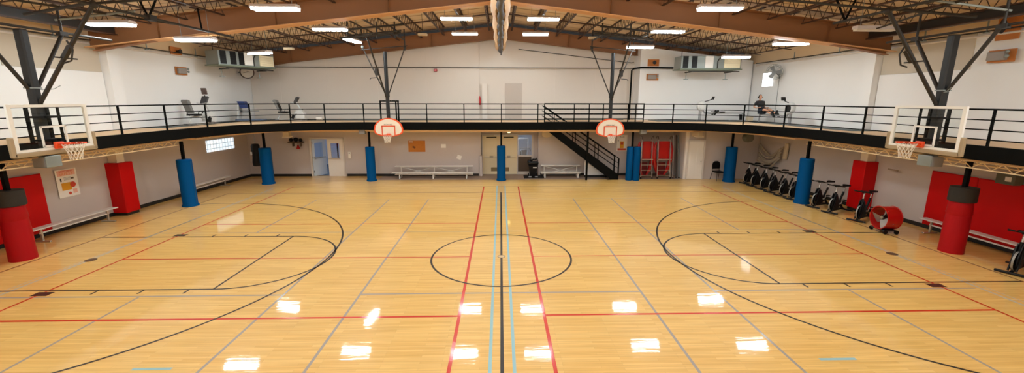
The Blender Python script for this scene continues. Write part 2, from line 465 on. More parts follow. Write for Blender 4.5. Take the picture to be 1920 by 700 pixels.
# eave beams + wall pipes
for s in (-1,1):
    b=MB(); x=s*12.75
    b.box((x,.85,6.28),(.03,7.2,.26),darkst); b.box((x,.85,6.42),(.2,7.2,.03),joistm); b.box((x,.85,6.16),(.2,7.2,.03),joistm)
    b.build('eave_beam',label='dark steel eave beam above the %s balcony wall'%SIDE[s],cat='beam',group='eave beams')
    p=MB(); pts=[(s*(wu(y)-.2),y,6.0) for y in (-4,0,4,8,12.6)]; p.tube(pts,.022,darkst)
    q=thing('wall_pipe','thin dark pipe with hangers high on the %s upper wall'%SIDE[s],'pipe',(0,0,0),group='high wall pipes')
    p.build('pipe',q)
    for y in (1.6,3.4,6.9,9.6):
        w=MB(); w.box((s*(wu(y)-.2),y,6.13),(.03,.03,.34),galv); w.box((s*(wu(y)-.2),y,5.96),(.06,.14,.03),galv); w.build('hanger',q)
    w=MB(); w.tube([(s*(wu(y)-.06),y,5.9) for y in (-4,0,4,8,12.8)],.03,white2)
    w.build('conduit_pipe',label='white pipe running under the dark pipe on the %s upper wall'%SIDE[s],cat='pipe',group='high white pipes')
w=MB(); w.tube([(-12.7,YU-.16,5.82),(7.6,YU-.16,5.82)],.02,darkst); w.build('wall_pipe',label='thin pipe crossing the back upper wall at the height of the heaters',cat='pipe')
w=MB(); w.tube([(1.0,YU-.06,6.84),(7.4,YU-.06,6.13),(7.4,YU-.5,6.13)],.018,darkst); w.build('wall_pipe',label='thin sloping pipe on the back wall right of the curtain',cat='pipe')
w=MB(); w.tube([(7.22,13.3,2.97),(7.22,13.3,5.66),(7.32,13.25,5.76),(7.7,13.0,5.8),(9.4,13.0,5.78)],.045,blacks); w.build('riser_pipe',label='black riser pipe standing at the corner right of the stair opening',cat='pipe')

# upper door, fire alarm, boxes
d=MB(); d.box((.735,YU-.03,3.97),(.96,.06,2.04),mat('beige_steel_door',(196,182,170),.5)); d.box((1.12,YU-.08,3.9),(.05,.06,.05),chrome)
d.box((.735,YU-.062,3.6),(.7,.005,.9),mat('beige_steel_door',(196,182,170),.5)); S(d,'door_1')
a=MB(); a.box((-3.63,YU-.16,5.68),(.18,.12,.14),redpl,bev=.02); a.box((-3.63,YU-.12,6.25),(.02,.02,1.1),white2); a.build('fire_alarm',label='small red fire alarm high on the back wall',cat='alarm')
a=MB(); a.lathe([(.05,0),(.055,.02),(.055,.38),(.03,.44),(.02,.5)],redpl,14,(-1.18,YU-.2,3.78)); a.build('fire_extinguisher',label='red fire extinguisher on the white pillar of the back wall',cat='extinguisher')

def horn_board(M,label):
    t=thing('loudspeaker_board',label,'speaker'); t.matrix_world=M
    b=MB(); b.box((0,0,0),(.62,.03,.36),ply); b.build('backing_board',t)
    b=MB(); b.lathe([(.03,0),(.05,.08),(.09,.16),(.1,.17),(.1,.18)],darkst,16,(0,-.02,0),axis=Matrix.Rotation(PI/2,4,'X')); b.build('horn',t)
def lamp_board(M,label):
    t=thing('emergency_light',label,'emergency light'); t.matrix_world=M
    b=MB(); b.box((0,0,0),(.66,.03,.34),ply); b.build('backing_board',t)
    b=MB(); b.box((-.05,-.07,0),(.46,.12,.24),mat('taupe_enamel',(150,140,132),.5),bev=.02); b.build('battery_box',t)
    b=MB(); b.ball((.24,-.14,-.02),.05,galv,8); b.ball((.24,-.14,.1),.045,galv,8); b.build('lamp_head',t)
T=Matrix.Translation; RZ=lambda a:Matrix.Rotation(a,4,'Z')
horn_board(T((8.32,13.08,6.06))@RZ(0),'plywood board with a small horn on the back wall above an emergency light')
lamp_board(T((8.32,13.08,5.30))@RZ(0),'grey emergency light on plywood on the back right wall')
horn_board(T((-13.88,8.64,6.07))@RZ(PI/2),'plywood board with a small horn high on the left wall')
lamp_board(T((-13.88,8.78,5.27))@RZ(PI/2),'grey emergency light on plywood on the left upper wall')
horn_board(T((13.88,1.2,6.08))@RZ(-PI/2)@Matrix.Diagonal((.9,1,2.0,1)),'tall orange plywood board with a horn high on the right wall')
lamp_board(T((13.82,1.18,5.29))@RZ(-PI/2),'grey emergency light on orange plywood on the right upper wall')

# ------------------------------------------------------------------ running track
def zt(x): return ZD-.0025*max(0,x)
path=[(-11.88,-12.4),(-11.88,4.6),(-11.82,5.8),(-11.6,6.9),(-11.3,7.8),(-10.85,8.55),(-10.2,9.2),(-9.4,9.72),(-8.5,10.08),(-7.5,10.32),(-6.6,10.42)]
path=path+[(-x,y) for x,y in reversed(path)]
dk=MB()
outer=[]
for (x,y) in path:
    outer.append(((-1 if x<0 else 1)*(wx(y)+.02) if abs(x)>11.2 or False else x, y if abs(x)>11.2 else YU))
# deck as strips between inner edge and outer wall
def strip(mb,z0,z1,m,inner,outer):
    n=len(inner); vs=[];
    for (a,b),(c,d) in zip(inner,outer): vs+=[(a,b,z0),(c,d,z0),(a,b,z1),(c,d,z1)]
    fs=[]
    for i in range(n-1):
        o=4*i; p=4*(i+1)
        fs+=[(o,o+1,p+1,p),(o+2,p+2,p+3,o+3),(o,p,p+2,o+2),(o+1,o+3,p+3,p+1)]
    mb.add(vs,fs,m)
inn=[(x*1.002,y+.02) for x,y in path]
out=[]
for i,(x,y) in enumerate(path):
    s=-1 if x<0 else 1
    if y<7: out.append((s*13.93,y))
    elif abs(x)>11.0: out.append((s*13.93,[8.0,10,12,YU][0 if abs(x)>11.55 else 1 if abs(x)>11.2 else 3]))
    elif abs(x)>10: out.append((s*12.2,YU))
    else: out.append((x,YU))
strip(dk,ZD-.08,ZD+.0,tand,inn,out); S(dk,'trim_6')
fa=MB()
n=len(path); vs=[];fs=[]
for i,(x,y) in enumerate(path):
    a=V(path[max(0,i-1)]);b=V(path[min(n-1,i+1)]); d=(b-a).normalized(); nn=V((-d.y,d.x))
    for off in (0,.12):
        for z in (2.62,ZD+.012): vs.append((x+nn.x*off,y+nn.y*off,z))
for i in range(n-1):
    o=4*i;p=o+4
    fs+=[(o,p,p+1,o+1),(o+2,o+3,p+3,p+2),(o,o+2,p+2,p),(o+1,p+1,p+3,o+3)]
fa.add(vs,fs,blacks); fa.build('track_edge_beam',label='black steel edge beam of the raised running track',cat='beam')
# soffit
so=MB(); so.box((0,11.45,2.53),(22.0,1.3,.1),tan)
so.box((-3,10.72,2.555),(13,.12,.05),tan); S(so,'trim_7')
for s in (-1,1):
    so=MB(); so.prism([(s*10.9,10.7),(s*10.5,12.1),(s*13.35,12.1),(s*13.55,6.4),(s*12.0,6.4),(s*11.8,8.6),(s*11.2,9.9)][::s],2.5,2.56,tan,'XY')
    so.prism([(s*13.6,6.4),(s*12.05,6.4),(s*12.05,-8),(s*13.85,-8)][::-s],2.56,2.6,tand,'XY')
    S(so,'trim_%d'%(8 if s<0 else 9))
# tan open joists under the side tracks
for s in (-1,1):
    for q,x in enumerate((12.25,13.0)):
        j=MB(); 
        for z in (2.36,2.54): j.box((s*x,-.5,z),(.05,13,.03),mat('cream_joist_paint',(246,224,184),.6))
        for k in range(28):
            y=-7+k*.464; jm=MATS['cream_joist_paint']; j.cyl((s*x,y,2.36),(s*x,y+.232,2.54),.012,jm,4); j.cyl((s*x,y+.232,2.54),(s*x,y+.464,2.36),.012,jm,4)
        j.build('track_joist',label='tan open-web joist under the %s track, %s'%(SIDE[s],('nearer the court','nearer the wall')[q]),cat='joist',group='tan joists under the track')
# railing
def along(path,step,start):
    pts=[V((x,y,0)) for x,y in path]; out=[]; acc=-start; res=[]
    for a,b in zip(pts,pts[1:]):
        L=(b-a).length; d=(b-a)/L; t=-acc
        while t<=L: res.append(a+d*t); t+=step
        acc=(L-(t-step)) ; 
    return res
rail=thing('track_railing','black four-bar steel railing along the inner edge of the raised track','railing',(0,10.42,ZD))
def rp_(x,y): return V((x,y-10.42,0))
rpath=[(x*(1.004),y+.05) for x,y in path if y>-7]; rpath=[(-11.93,-7)]+rpath+[(11.93,-7)]
for nm,z,r in (('top_rail',.90,.024),('lower_rail',.645,.016),('lower_rail',.405,.016),('lower_rail',.165,.016)):
    b=MB(); b.tube([rp_(x,y)+V((0,0,z)) for x,y in rpath],r,blacks,6); b.build(nm,rail)
posts=[(-x,y) for x,y in [(11.93,-6.05),(11.93,-4.22),(11.93,-2.39),(11.93,-.56),(11.93,1.27),(11.93,3.1),(11.92,4.93),(11.7,6.72),(10.95,8.4),(9.8,9.6),(8.45,10.2),(6.68,10.46)]]
posts=posts+[(-x,y) for x,y in posts]+[(x,10.47) for x in (-3.62,-1.8,.03,1.83)]
for x,y in posts:
    b=MB(); b.box((0,0,.45),(.045,.045,.9),blacks); b.build('post',rail,loc=rp_(x,y))
# cage frames where the hoop masts pass
for x in (-5.38,):
    b=MB(); 
    for xx,yy in ((x-.44,0),(x+.42,0),(x+.25,.25)): b.box((xx,10.36+yy,ZD+.52),(.06,.06,1.04),blacks)
    b.box((x,10.36,ZD+1.03),(.92,.06,.06),blacks); b.build('railing_cage',label='tall black rectangular frame in the railing around the left far hoop mast',cat='railing')
for s in (-1,1):
    b=MB()
    for yy in (.42,.92): b.box((s*11.85,yy,ZD+.48),(.06,.06,.96),blacks)
    b.build('railing_cage',label='pair of thick black posts in the %s railing behind the glass hoop'%SIDE[s],cat='railing')
# stair guard
g=thing('stair_guard_railing','black railing around the stair opening in the far track','railing',(2.15,10.62,ZD))
for z in (.9,.65,.41,.17,.0): 
    b=MB(); b.box((2.5,0,z+.02),(5.0,.04,.045 if z>.8 else .03),blacks); b.build('rail',g)
for x in (0,.03*0+.05,1.35,2.15,2.9,3.0,4.3,5.0,4.95):
    pass
for x in (.02,1.5,2.25,2.95,4.2,4.98):
    b=MB(); b.box((x,0,.46),(.045,.045,.92),blacks); b.build('post',g)
# deck mats
m=MB()
for s in (-1,1):
    pass
for lab,pl in (('dark rubber mat strip along the left balcony wall',[(-13.85,6.2),(-12.95,6.2),(-12.95,13.9),(-13.85,13.9)]),
             ('dark rubber mat strip along the right balcony wall',[(13.85,4.6),(12.8,4.6),(12.8,12.9),(13.85,12.9)]),
             ('dark rubber mat strip along the foot of the back wall',[(-12.6,12.2),(-12.6,13.9),(6.9,13.9),(6.9,13.3)]),
             ('dark rubber mat strip under the rowing machine at the back right',[(8.2,11.5),(12.7,11.2),(12.7,13.0),(8.2,13.0)])):
    a=sum((pl[i][0]*pl[(i+1)%4][1]-pl[(i+1)%4][0]*pl[i][1]) for i in range(4))
    m=MB(); m.prism(pl if a>0 else pl[::-1],ZD+.001,ZD+.02,matgrey,'XY'); m.build('rubber_mat',label=lab,cat='mat',group='mats on the balcony')

# ------------------------------------------------------------------ track columns with pads
def pad_column(x,y,h,r,pm,label,hem=True,kind='blue'):
    t=thing('padded_column',label,'padded column',(x,y,0))
    p=MB(); 
    if kind!='twin': p.box((0,0,1.25),(.09,.09,2.50),blacks)
    else: p.box((-.04,.05,1.25),(.09,.09,2.5),blacks)
    p.build('steel_post',t)
    q=MB()
    if kind=='blue':
        q.lathe([(r+.035,0),(r+.03,.05),(r,.10),(r,h-.02),(r-.02,h),(.06,h+.005)],pm,28)
        q.box((r-.005,.0,h/2),(.012,.03,h-.12),bluehem)
        q.build('blue_pad',t)
    elif kind=='twin':
        q.lathe([(.165,0),(.165,h-.02),(.15,h),(.02,h)],pm,20,(-.17,-.05,0)); q.build('blue_pad',t)
        q=MB(); q.lathe([(.18,0),(.18,h-.02),(.16,h),(.02,h)],pm,20,(.18,-.1,0)); q.build('blue_pad',t)
    else:
        q.lathe([(r+.015,0),(r+.01,.3),(r+.015,.75),(r,1.04),(r-.0,1.07),(r+.015,1.10),(r-.01,1.42),(.1,1.43)],pm,28); q.build('red_pad',t)
        q=MB(); q.lathe([(r+.03,1.43),(r+.04,1.46),(r+.035,1.82),(.1,1.825)],darkpad,28); q.build('charcoal_wrap',t,label='charcoal foam wrap')
    return t
pad_column(0.02,10.86,1.78,.22,bluepad,'blue padded post at the far centre line')
pad_column(-6.6,10.82,1.74,.225,bluepad,'blue padded post left of the long white bleacher')
pad_column(6.78,10.82,1.74,.2,bluepad,'twin blue padded post beside the red slides',kind='twin')
pad_column(-11.42,10.1,1.77,.27,bluepad,'blue padded post at the far left corner')
pad_column(11.62,10.3,1.77,.27,bluepad,'blue padded post at the far right corner by the black chair')
pad_column(-12.1,5.72,1.82,.25,bluepad,'blue padded post on the left side beyond the red wall column')
pad_column(12.16,5.72,1.82,.25,bluepad,'blue padded post on the right side among the spin bikes')
pad_column(-12.4,.1,1.82,.25,redpad2,'round red padded post with charcoal top on the left side',kind='red')
pad_column(12.38,.12,1.82,.25,redpad2,'round red padded post with charcoal top on the right side',kind='red')
for s in (-1,1):
    t=thing('boxed_wall_column','square red padded wall column on the %s side'%SIDE[s],'padded column',(s*13.55,4.55,0))
    b=MB(); b.box((s*.02,0,2.2),(.3,.3,.78),mat('cream_column_paint',(250,238,212),.6)); b.build('column',t)
    b=MB(); b.box((0,0,.99),(.58,.58,1.78),redpad,bev=.02); b.build('red_pad',t)
    b=MB(); b.box((0,0,.05),(.5,.5,.1),blackp); b.build('plinth',t)
def greybox(x,y,z,d,label):
    b=MB(); b.box((0,0,0),d,galv,bev=.01); b.box((0,-d[1]/2-.004,0),(d[0]*.86,.008,d[2]*.8),greypl); b.build('junction_box',loc=(x,y,z),label=label,cat='box',group='grey boxes under the track')
greybox(-12.05,.85,2.45,(.36,.40,.30),'grey metal box hung under the left track beside the glass hoop')
greybox(12.05,.85,2.43,(.36,.40,.30),'grey metal box hung under the right track beside the glass hoop')
greybox(-6.88,10.75,2.5,(.3,.25,.24),'small grey box under the far track above the left blue post')
greybox(7.2,10.75,2.5,(.3,.25,.24),'small grey box under the far track above the twin blue pads')

# ------------------------------------------------------------------ hoops
def net_mb(mb,r0,r1,L,cord=.0055,n=12,rows=5,m=net):
    prof=lambda t:r0+(r1-r0)*(1-(1-t)**1.8)
    for k in range(n):
        for dr in (1,-1):
            pts=[]
            for i in range(rows*3+1):
                t=i/(rows*3); a=2*PI*(k+dr*t*rows/2)/n; r=prof(t)
                pts.append((r*math.cos(a),r*math.sin(a),-t*L))
            mb.tube(pts,cord,m,4)
def ring(mb,c,r,t,m,n=32):
    mb.tube([(c[0]+r*math.cos(2*PI*k/n),c[1]+r*math.sin(2*PI*k/n),c[2]) for k in range(n)],t,m,8,closed=True)
for s in (-1,1):
    nm=SIDE[s]
    # local frame: +X faces the court ; mirrored for the right hoop by rotation
    t=thing('basketball_hoop','glass basketball backboard hanging on a black mast at the %s end'%nm,'basketball hoop',(s*11.15,.03,2.9),0 if s<0 else PI)
    bx=.27; Y0=.92
    b=MB(); b.box((bx,0,.5),(.012,1.78,1.0),M_GLASS); b.build('glass_board',t)
    b=MB()
    for y in (-1,1): b.box((bx,y*.875,.5),(.05,.085,1.07),boardw); 
    for z in (0,1.02): b.box((bx,0,z-.005),(.052,1.83,.065),boardw)
    b.build('white_frame',t)
    b=MB()
    for y in (-1,1): b.box((bx,y*.285,.29),(.018,.045,.46),boardw)
    for z in (.52,.06): b.box((bx,0,z),(.018,.61,.045),boardw)
    b.build('target_square',t)
    b=MB(); b.box((bx-.0,0,-.085),(.09,1.95,.11),boardpad,bev=.02)
    for y in (-1,1): b.box((bx,y*.965,.10),(.09,.10,.46),boardpad,bev=.02)
    b.build('edge_padding',t)
    b=MB(); b.box((bx+.06,0,.07),(.1,.20,.16),orange,bev=.02); b.box((bx+.15,0,.11),(.2,.16,.03),orange)
    rc=(bx+.15+.23+.03,0,.12)
    ring(b,rc,.228,.011,orange)
    for y in (-.08,.08): b.tube([(bx+.05,y,.02),(bx+.2,y,.08),(bx+.24,y,.115)],.01,orange,6)
    rim=b.build('rim',t)
    b=MB(); net_mb(b,.222,.115,.40); b.build('net',rim,loc=rc)
    b=MB(); b.box((0,0,1.41),(.20,.18,2.72),masts,bev=.03); b.box((0,0,1.43),(.23,.21,.03),galv); b.box((.13,0,.75),(.26,.5,.05),blacks); b.box((.13,0,.2),(.26,.5,.05),blacks); b.build('mast',t)
    b=MB()
    for y in (-1,1): b.cyl((0,y*.1,1.42),(0,y*.98,2.80),.042,darkst,10)
    b.build('side_brace',t)
    b=MB(); b.cyl((.1,0,1.08),(1.8,0,3.36),.045,darkst,10); b.build('fold_brace',t)
    b=MB(); b.box((1.0,-.04,2.25),(.08,.10,.34),darkst,rot=(0,.64,0)); b.cyl((.9,-.25,2.12),(.9,.28,2.12),.018,darkst); b.tube([(1.1,-.1,2.5),(1.2,-.1,2.3),(1.12,-.1,2.05),(.95,-.1,2.0)],.02,darkst,6); b.build('winch',t)
    b=MB(); b.tube([(0,.15,1.40),(.14,.16,1.38),(.2,.3,1.42),(.24,.42,1.5)],.008,galv,5); b.build('pull_handle',t)
    # ceiling frame
    fme=thing('hoop_ceiling_frame','dark pipe framework carrying the %s glass hoop from the roof'%nm,'pipe frame',(s*11.15,0,5.7),0 if s<0 else PI)
    b=MB(); b.cyl((0,-1.9,.02),(0,2.4,.02),.03,darkst); b.build('pivot_pipe',fme)
    for y in (-1,1):
        b=MB(); b.cyl((0,y*1.0,-.02),(0,y*1.0,.62),.028,darkst); b.box((0,y*1.0,.0),(.12,.2,.1),darkst); b.build('hanger_post',fme)
    b=MB(); b.cyl((1.8,-1.7,.5),(1.8,5.2,.5),.034,darkst); b.build('long_pipe',fme)
    b=MB(); b.cyl((-.1,.3,.33),(1.8,.0,.55),.035,darkst); b.cyl((-.1,1.0,.33),(1.9,1.0,.55),.025,galv); b.build('cross_pipe',fme)
    b=MB(); b.cyl((1.7,.0,.52),(8.2,.0,1.02),.03,darkst); b.build('roof_pipe',fme)
    b=MB(); b.ball((1.8,0,.5),.09,darkst,8); b.box((1.8,1.62,.5),(.16,.24,.14),darkst); b.build('pipe_clamp',fme)
    for y in (1.55,-1.3):
        b=MB(); b.cyl((1.8,y,.5),(1.55,y,1.15),.026,blacks); b.cyl((1.8,y,.5),(2.3,y,1.35),.026,blacks); b.build('hanger_brace',fme)
    b=MB(); b.cyl((1.8,3.6,.5),(1.75,3.6,1.2),.026,blacks); b.build('hanger_post',fme)
    b=MB(); b.cyl((.1,-2.2,.45),(1.75,2.6,.5),.024,darkst); b.build('diagonal_pipe',fme)

def fan_board(x,y,z,label,mirror):
    s=mirror
    t=thing('fan_backboard_hoop',label,'basketball hoop',(x,y,z))
    # outline, fan shaped
    pts=[]
    W=.69
    for k in range(25):
        a=PI*k/24; pts.append((W*math.cos(a)*1.0,.30+.58*math.sin(a)**.92 if math.sin(a)>0 else .3))
    low=[(-W,.30),(-.66,.17),(-.56,.10),(-.25,.0),(.25,.0),(.56,.10),(.66,.17)]
    outl=pts+low[1:]
    b=MB(); b.prism(outl,0,.035,cream,'XZ'); b.build('board',t)
    b=MB(); cx=(0,.42)
    inn=[((px-cx[0])*.905,(pz-cx[1])*.885+cx[1]) for px,pz in outl]
    n=len(outl); vs=[(a,-.004,c) for a,c in outl]+[(a,-.004,c) for a,c in inn]+[(a*1.008,.038,(c-.42)*1.008+.42) for a,c in outl]
    fs=[(k,(k+1)%n,n+(k+1)%n,n+k) for k in range(n)]+[(k,2*n+k,2*n+(k+1)%n,(k+1)%n) for k in range(n)]
    b.add(vs,fs,oran2)
    for sx in (-1,1): b.box((sx*.30,-.005,.29),(.05,.006,.44),oran2)
    b.box((0,-.005,.50),(.65,.006,.05),oran2); b.build('orange_trim',t)
    text_part('maker_lettering','BISON INC',.085,blackpl,t,Matrix.Translation((0,-.008,.565))@Matrix.Rotation(PI/2,4,'X'))
    b=MB(); b.box((0,-.05,.09),(.16,.1,.12),oran2,bev=.01); ring(b,(0,-.30,.10),.2,.012,oran2,28); rim=b.build('rim',t)
    b=MB(); net_mb(b,.2,.13,.34,.010,12,5); b.build('net',rim,loc=(0,-.30,.09))
    b=MB(); b.cyl((0,.14,.3),(0,.14,3.92),.085,masts,16); b.cyl((0,.14,1.85),(0,.14,2.0),.11,masts,12); b.box((0,.08,.45),(.4,.08,.05),blacks); b.build('mast',t)
    b=MB()
    for sx,xt in ((-1,-1.02),(1,.93)): b.cyl((sx*.06,.14,1.95),(xt,.14,4.10),.026,darkst,8)
    b.build('side_brace',t)
    b=MB(); b.cyl((0,.05,1.75),(-s*.0+(-.22 if s<0 else .24),-1.75,4.3),.034,darkst,8); b.build('fold_brace',t)
    b=MB(); k=-.16 if s<0 else .16; b.box((k,-.8,2.95),(.12,.2,.3),darkst); b.tube([(k,-.85,2.7),(k*2.6,-.85,2.68),(k*3.0,-.85,2.62)],.018,darkst,6); b.build('winch',t)
    f=thing('hoop_ceiling_frame','dark pipe framework carrying the far %s fan-shaped hoop'%SIDE[s],'pipe frame',(x,y+.14,6.4))
    for nmn,z0,yy,x0,x1,r in (('frame_pipe',.02,0,-1.1,1.05,.02),('frame_pipe',.3,-1.9,-1.35,1.2,.045),('frame_pipe',.62,-1.9,-1.1,1.35,.04),('frame_pipe',.55,-.9,-1.2,1.0,.03)):
        b=MB(); zz=.09*(1 if s<0 else -1); b.cyl((x0,yy,z0+zz*x0),(x1,yy,z0+zz*x1),r,darkst,8); b.build(nmn,f)
    for xx,yy in ((-1.02,0),(.93,0),(-1.0,-1.9),(.95,-1.9),(0.2,-1.9)):
        b=MB(); b.cyl((xx,yy,-.1 if yy==0 else .2),(xx,yy,.85),.03,darkst,8); b.build('hanger_post',f)
    for xx in (-1.0,.9): 
        b=MB(); b.cyl((xx,-2.1,.36),(xx,.1,.4),.035,darkst,8); b.build('side_pipe',f)
    b=MB(); b.ball((-1.02,0,.05),.07,darkst if s>0 else galv,8); b.ball((.93,0,.05),.07,darkst,8); b.build('pipe_clamp',f)
fan_board(-5.36,9.85,2.33,'fan-shaped cream backboard with orange trim, far left hoop',-1)
fan_board(5.3,9.85,2.31,'fan-shaped cream backboard with orange trim, far right hoop',1)

# ------------------------------------------------------------------ lights
LG=[]
def fixture(x,y,z,label,rz=0,on=True,L=1.22,W=.34,group='ceiling light fixtures'):
    t=thing('ceiling_light',label,'ceiling light',(x,y,z),rz,group)
    b=MB(); b.prism([(-W/2,0),(-W/2,.03),(-.1,.09),(.1,.09),(W/2,.03),(W/2,0)],-L/2,L/2,hous,'XZ')
    b2=MB(); b2.add([(p[1],p[0],p[2]) for p in b.v],[f[::-1] for f in b.f],hous); b2.build('housing',t)
    d=MB(); d.box((0,0,-.028),(L-.03,W-.05,.055),tube_e if on else tube_off,bev=.008); d.build('tube_tray',t,label='glowing tube tray' if on else 'unlit tube tray')
    rz_=8.25-.113*abs(x)-z
    for sx in (-.45,.45): h=MB(); h.cyl((sx,0,.09),(sx,0,max(.2,rz_)),.008,galv,5); h.build('hanger_wire',t)
    return t
spots=[(-1.68,6.53,7.12,'left of the curtain, behind the middle girder'),(-1.70,10.65,7.16,'left of the curtain, nearest the back wall'),
 (1.64,6.43,7.11,'right of the curtain, behind the middle girder'),(1.67,10.55,7.15,'right of the curtain, nearest the back wall'),
 (-6.1,1.75,6.50,'in front of the middle girder on the left slope'),(6.2,1.95,6.63,'in front of the middle girder on the right slope'),
 (-6.29,6.01,6.62,'just behind the middle girder on the left slope'),(6.39,6.21,6.65,'just behind the middle girder on the right slope'),
 (6.38,9.46,6.45,'above the far right fan-shaped hoop'),
 (-11.14,2.47,6.18,'above the left glass hoop'),(-10.02,4.25,5.99,'under the left haunch of the middle girder'),(10.61,5.3,6.12,'under the right haunch of the middle girder'),
 (-10.59,9.08,6.07,'beside the left wall heater'),(10.77,9.25,6.02,'beside the right wall heater')]
for x,y,z,l in spots:
    fixture(x,y,z,'lit white strip light '+l, rz=-.42 if (x<-10.3 and y>9) else 0)
fixture(-6.45,8.9,6.6,'lit white strip light turned sideways above the far left hoop',rz=1.45)
fixture(11.2,2.45,6.17,'unlit strip light above the right glass hoop',on=False,W=.22)
for y in (-2.6,-7.0):
    for x in (-11,-6.3,-1.7,1.7,6.3,11):
        fixture(x,y,7.35-.118*abs(x),'lit white strip light over the near half of the court',group='strip lights over the near half')
fixture(-1.7,2.1,7.15,'lit white strip light left of the curtain, in front of the middle girder'); fixture(1.7,2.1,7.15,'lit white strip light right of the curtain, in front of the middle girder')
for i,(x,y,z) in enumerate(((-3.55,9.75,6.98),(4.3,9.9,6.9),(-9.7,9.9,6.35))):
    b=MB(); b.box((0,0,0),(.42,.22,.1),beige,bev=.02); b.cyl((0,0,.05),(0,0,1.0),.01,darkst,5)
    b.build('ceiling_sensor_box',loc=(x,y,z),label='small cream box hung under the roof, '+('above the left far hoop','above the right far hoop','by the left heater')[i],cat='box',group='cream ceiling boxes')
t=thing('porch_lamp','small warm ceiling lamp over the double door','ceiling light',(.42,11.3,2.448)); b=MB(); b.lathe([(.13,0),(.15,.03)],hous,20); b.build('base',t); b=MB(); b.lathe([(.03,-.05),(.07,-.035),(.085,0)],warm_e,20); b.build('globe',t,label='glowing globe')

# ------------------------------------------------------------------ divider curtain bundle
t=thing('divider_curtain','tan and grey divider curtain bundled up along the roof ridge','curtain',(0,0,0))
def bundle(mat_,side):
    b=MB(); ys=[-8+.25*k for k in range(86)]; prof=[]
    vs=[];fs=[]
    for i,y in enumerate(ys):
        ph=((y+8)%3.3)/3.3; tie=abs(math.sin(PI*ph))**.5
        w=.17+.14*tie; zb=6.64+.10*(1-tie)
        pr=[(w*.25,7.75),(w*.5,7.4),(w*.95,7.1),(w*1.0,6.9),(w*.85,zb+.14),(w*.5,zb+.02),(w*.32,zb+.06),(w*.36,zb+.3)]
        wig=[.012*math.sin(i*2.3+k*1.7) for k in range(len(pr))]
        for k,(a,z) in enumerate(pr): vs.append((side*(a+wig[k]),y,z))
    n=8
    for i in range(len(ys)-1):
        for k in range(n-1): fs.append((i*n+k,i*n+k+1,(i+1)*n+k+1,(i+1)*n+k))
    fs.append(tuple(range(n))); fs.append(tuple(range((len(ys)-1)*n,len(ys)*n)))
    b.add(vs,fs,mat_,True); return b
bundle(tanc,-1).build('tan_fold',t); bundle(tanc,1).build('tan_fold',t)
b=MB(); pts=[];rr=[]
for k in range(86):
    y=-8+.25*k; ph=((y+8)%3.3)/3.3; pts.append((.02*math.sin(k*.9),y,6.61+.06*(1-abs(math.sin(PI*ph))))); rr.append(.095+.02*math.sin(k*1.3))
b.tube(pts,rr,greyc,10); b.tube([(p[0],p[1],p[2]+.25) for p in pts],.09,greyc,8); b.build('grey_mesh_core',t)
b=MB()
for k in range(7): 
    y=-8+3.3*k if k<6 else 13.0; b.cyl((0,y,6.6),(0,y,8.2),.01,darkst,5)
b.cyl((.03,13.1,6.7),(.03,13.3,6.45),.035,greyc,8); b.build('lifting_cord',t)

# ------------------------------------------------------------------ heaters / air units
def air_unit(loc,rz,label,L,side):
    t=thing('wall_heater_unit',label,'air unit',loc,rz)
    b=MB(); b.box((0,0,.34),(L,.9,.62),galv,bev=.01)
    b.build('casing',t)
    for k,x in enumerate((-L/2+.22,-L/2+.68,-L/2+1.08)):
        if side>0 and k==2: continue
        b=MB(); b.box((x,-.455,.35),(.27,.02,.58),blackpl); 
        for q in range(5): b.box((x,-.47,.12+q*.115),(.26,.012,.008),blackpl)
        b.build('black_louvre',t)
    b=MB(); b.box((-L*.04 if side>0 else L*.01,-.47,.35),(.42,.04,.58),mat('white_duct_panel',(244,242,238),.5)); b.build('access_panel',t)
    b=MB(); b.box((L*.34,-.49,.32),(L*.26,.06,.50),mat('cream_heater_panel',(255,246,214),.5))
    for q in range(9): b.box((L*.34,-.525,.12+q*.05),(L*.25,.01,.012),beige)
    b.build('cream_grille',t)
    b=MB(); b.tube([(L*.10,-.5,.04),(L*.10,-.5,.4),(L*.13,-.5,.55),(L*.2,-.5,.6),(L*.42,-.5,.62)],.022,darkst,6); b.build('flex_pipe',t)
    b=MB(); b.box((0,0,.0),(L+.1,1.0,.05),mat('green_grey_shelf',(120,130,112),.6)); b.box((L*.08,-.3,-.1),(L*.85,.06,.05),darkst)
    for x in (-L*.3,L*.38): b.box((x,.1,-.12),(.05,.7,.05),darkst); b.cyl((x,.3,-.1),(x,.3,-.45),.02,galv,6); b.box((x,.3,-.47),(.2,.12,.04),galv)
    b.build('support_shelf',t)
    b=MB()
    for x in (-L*.4,L*.45): b.cyl((x,.3,.6),(x,.3,1.0),.015,darkst,5)
    b.build('hanger_rod',t)
air_unit((10.75,12.3-.35,5.62),0,'long metal heater unit with black louvres in the right back corner',3.1,1)
air_unit((-12.5,10.95,5.6),1.12-.0,'long metal heater unit with black louvres in the left back corner',2.75,-1)
# clock
t=thing('wall_clock','round dark-framed wall clock under the left heater','clock',(-13.45,12.95,5.47),.5)
b=MB(); b.lathe([(.33,0),(.34,.02),(.33,.05),(.29,.05),(.285,.03)],mat('brown_clock_rim',(66,44,32),.5),32,(0,0,0),axis=Matrix.Rotation(PI/2,4,'X')); b.build('rim',t)
b=MB(); b.lathe([(.288,0),(.288,.032)],papr,32,(0,0,0),axis=Matrix.Rotation(PI/2,4,'X')); b.build('dial',t)
b=MB(); b.box((.06,-.04,.03),(.16,.006,.02),blackpl,rot=(0,.3,0)); b.box((-.08,-.04,-.02),(.22,.006,.012),blackpl,rot=(0,-.2,0)); b.build('hands',t)
b=MB(); b.cyl((0,.0,0),(-.4,.2,0),.03,darkst,8); b.build('wall_bracket',t)
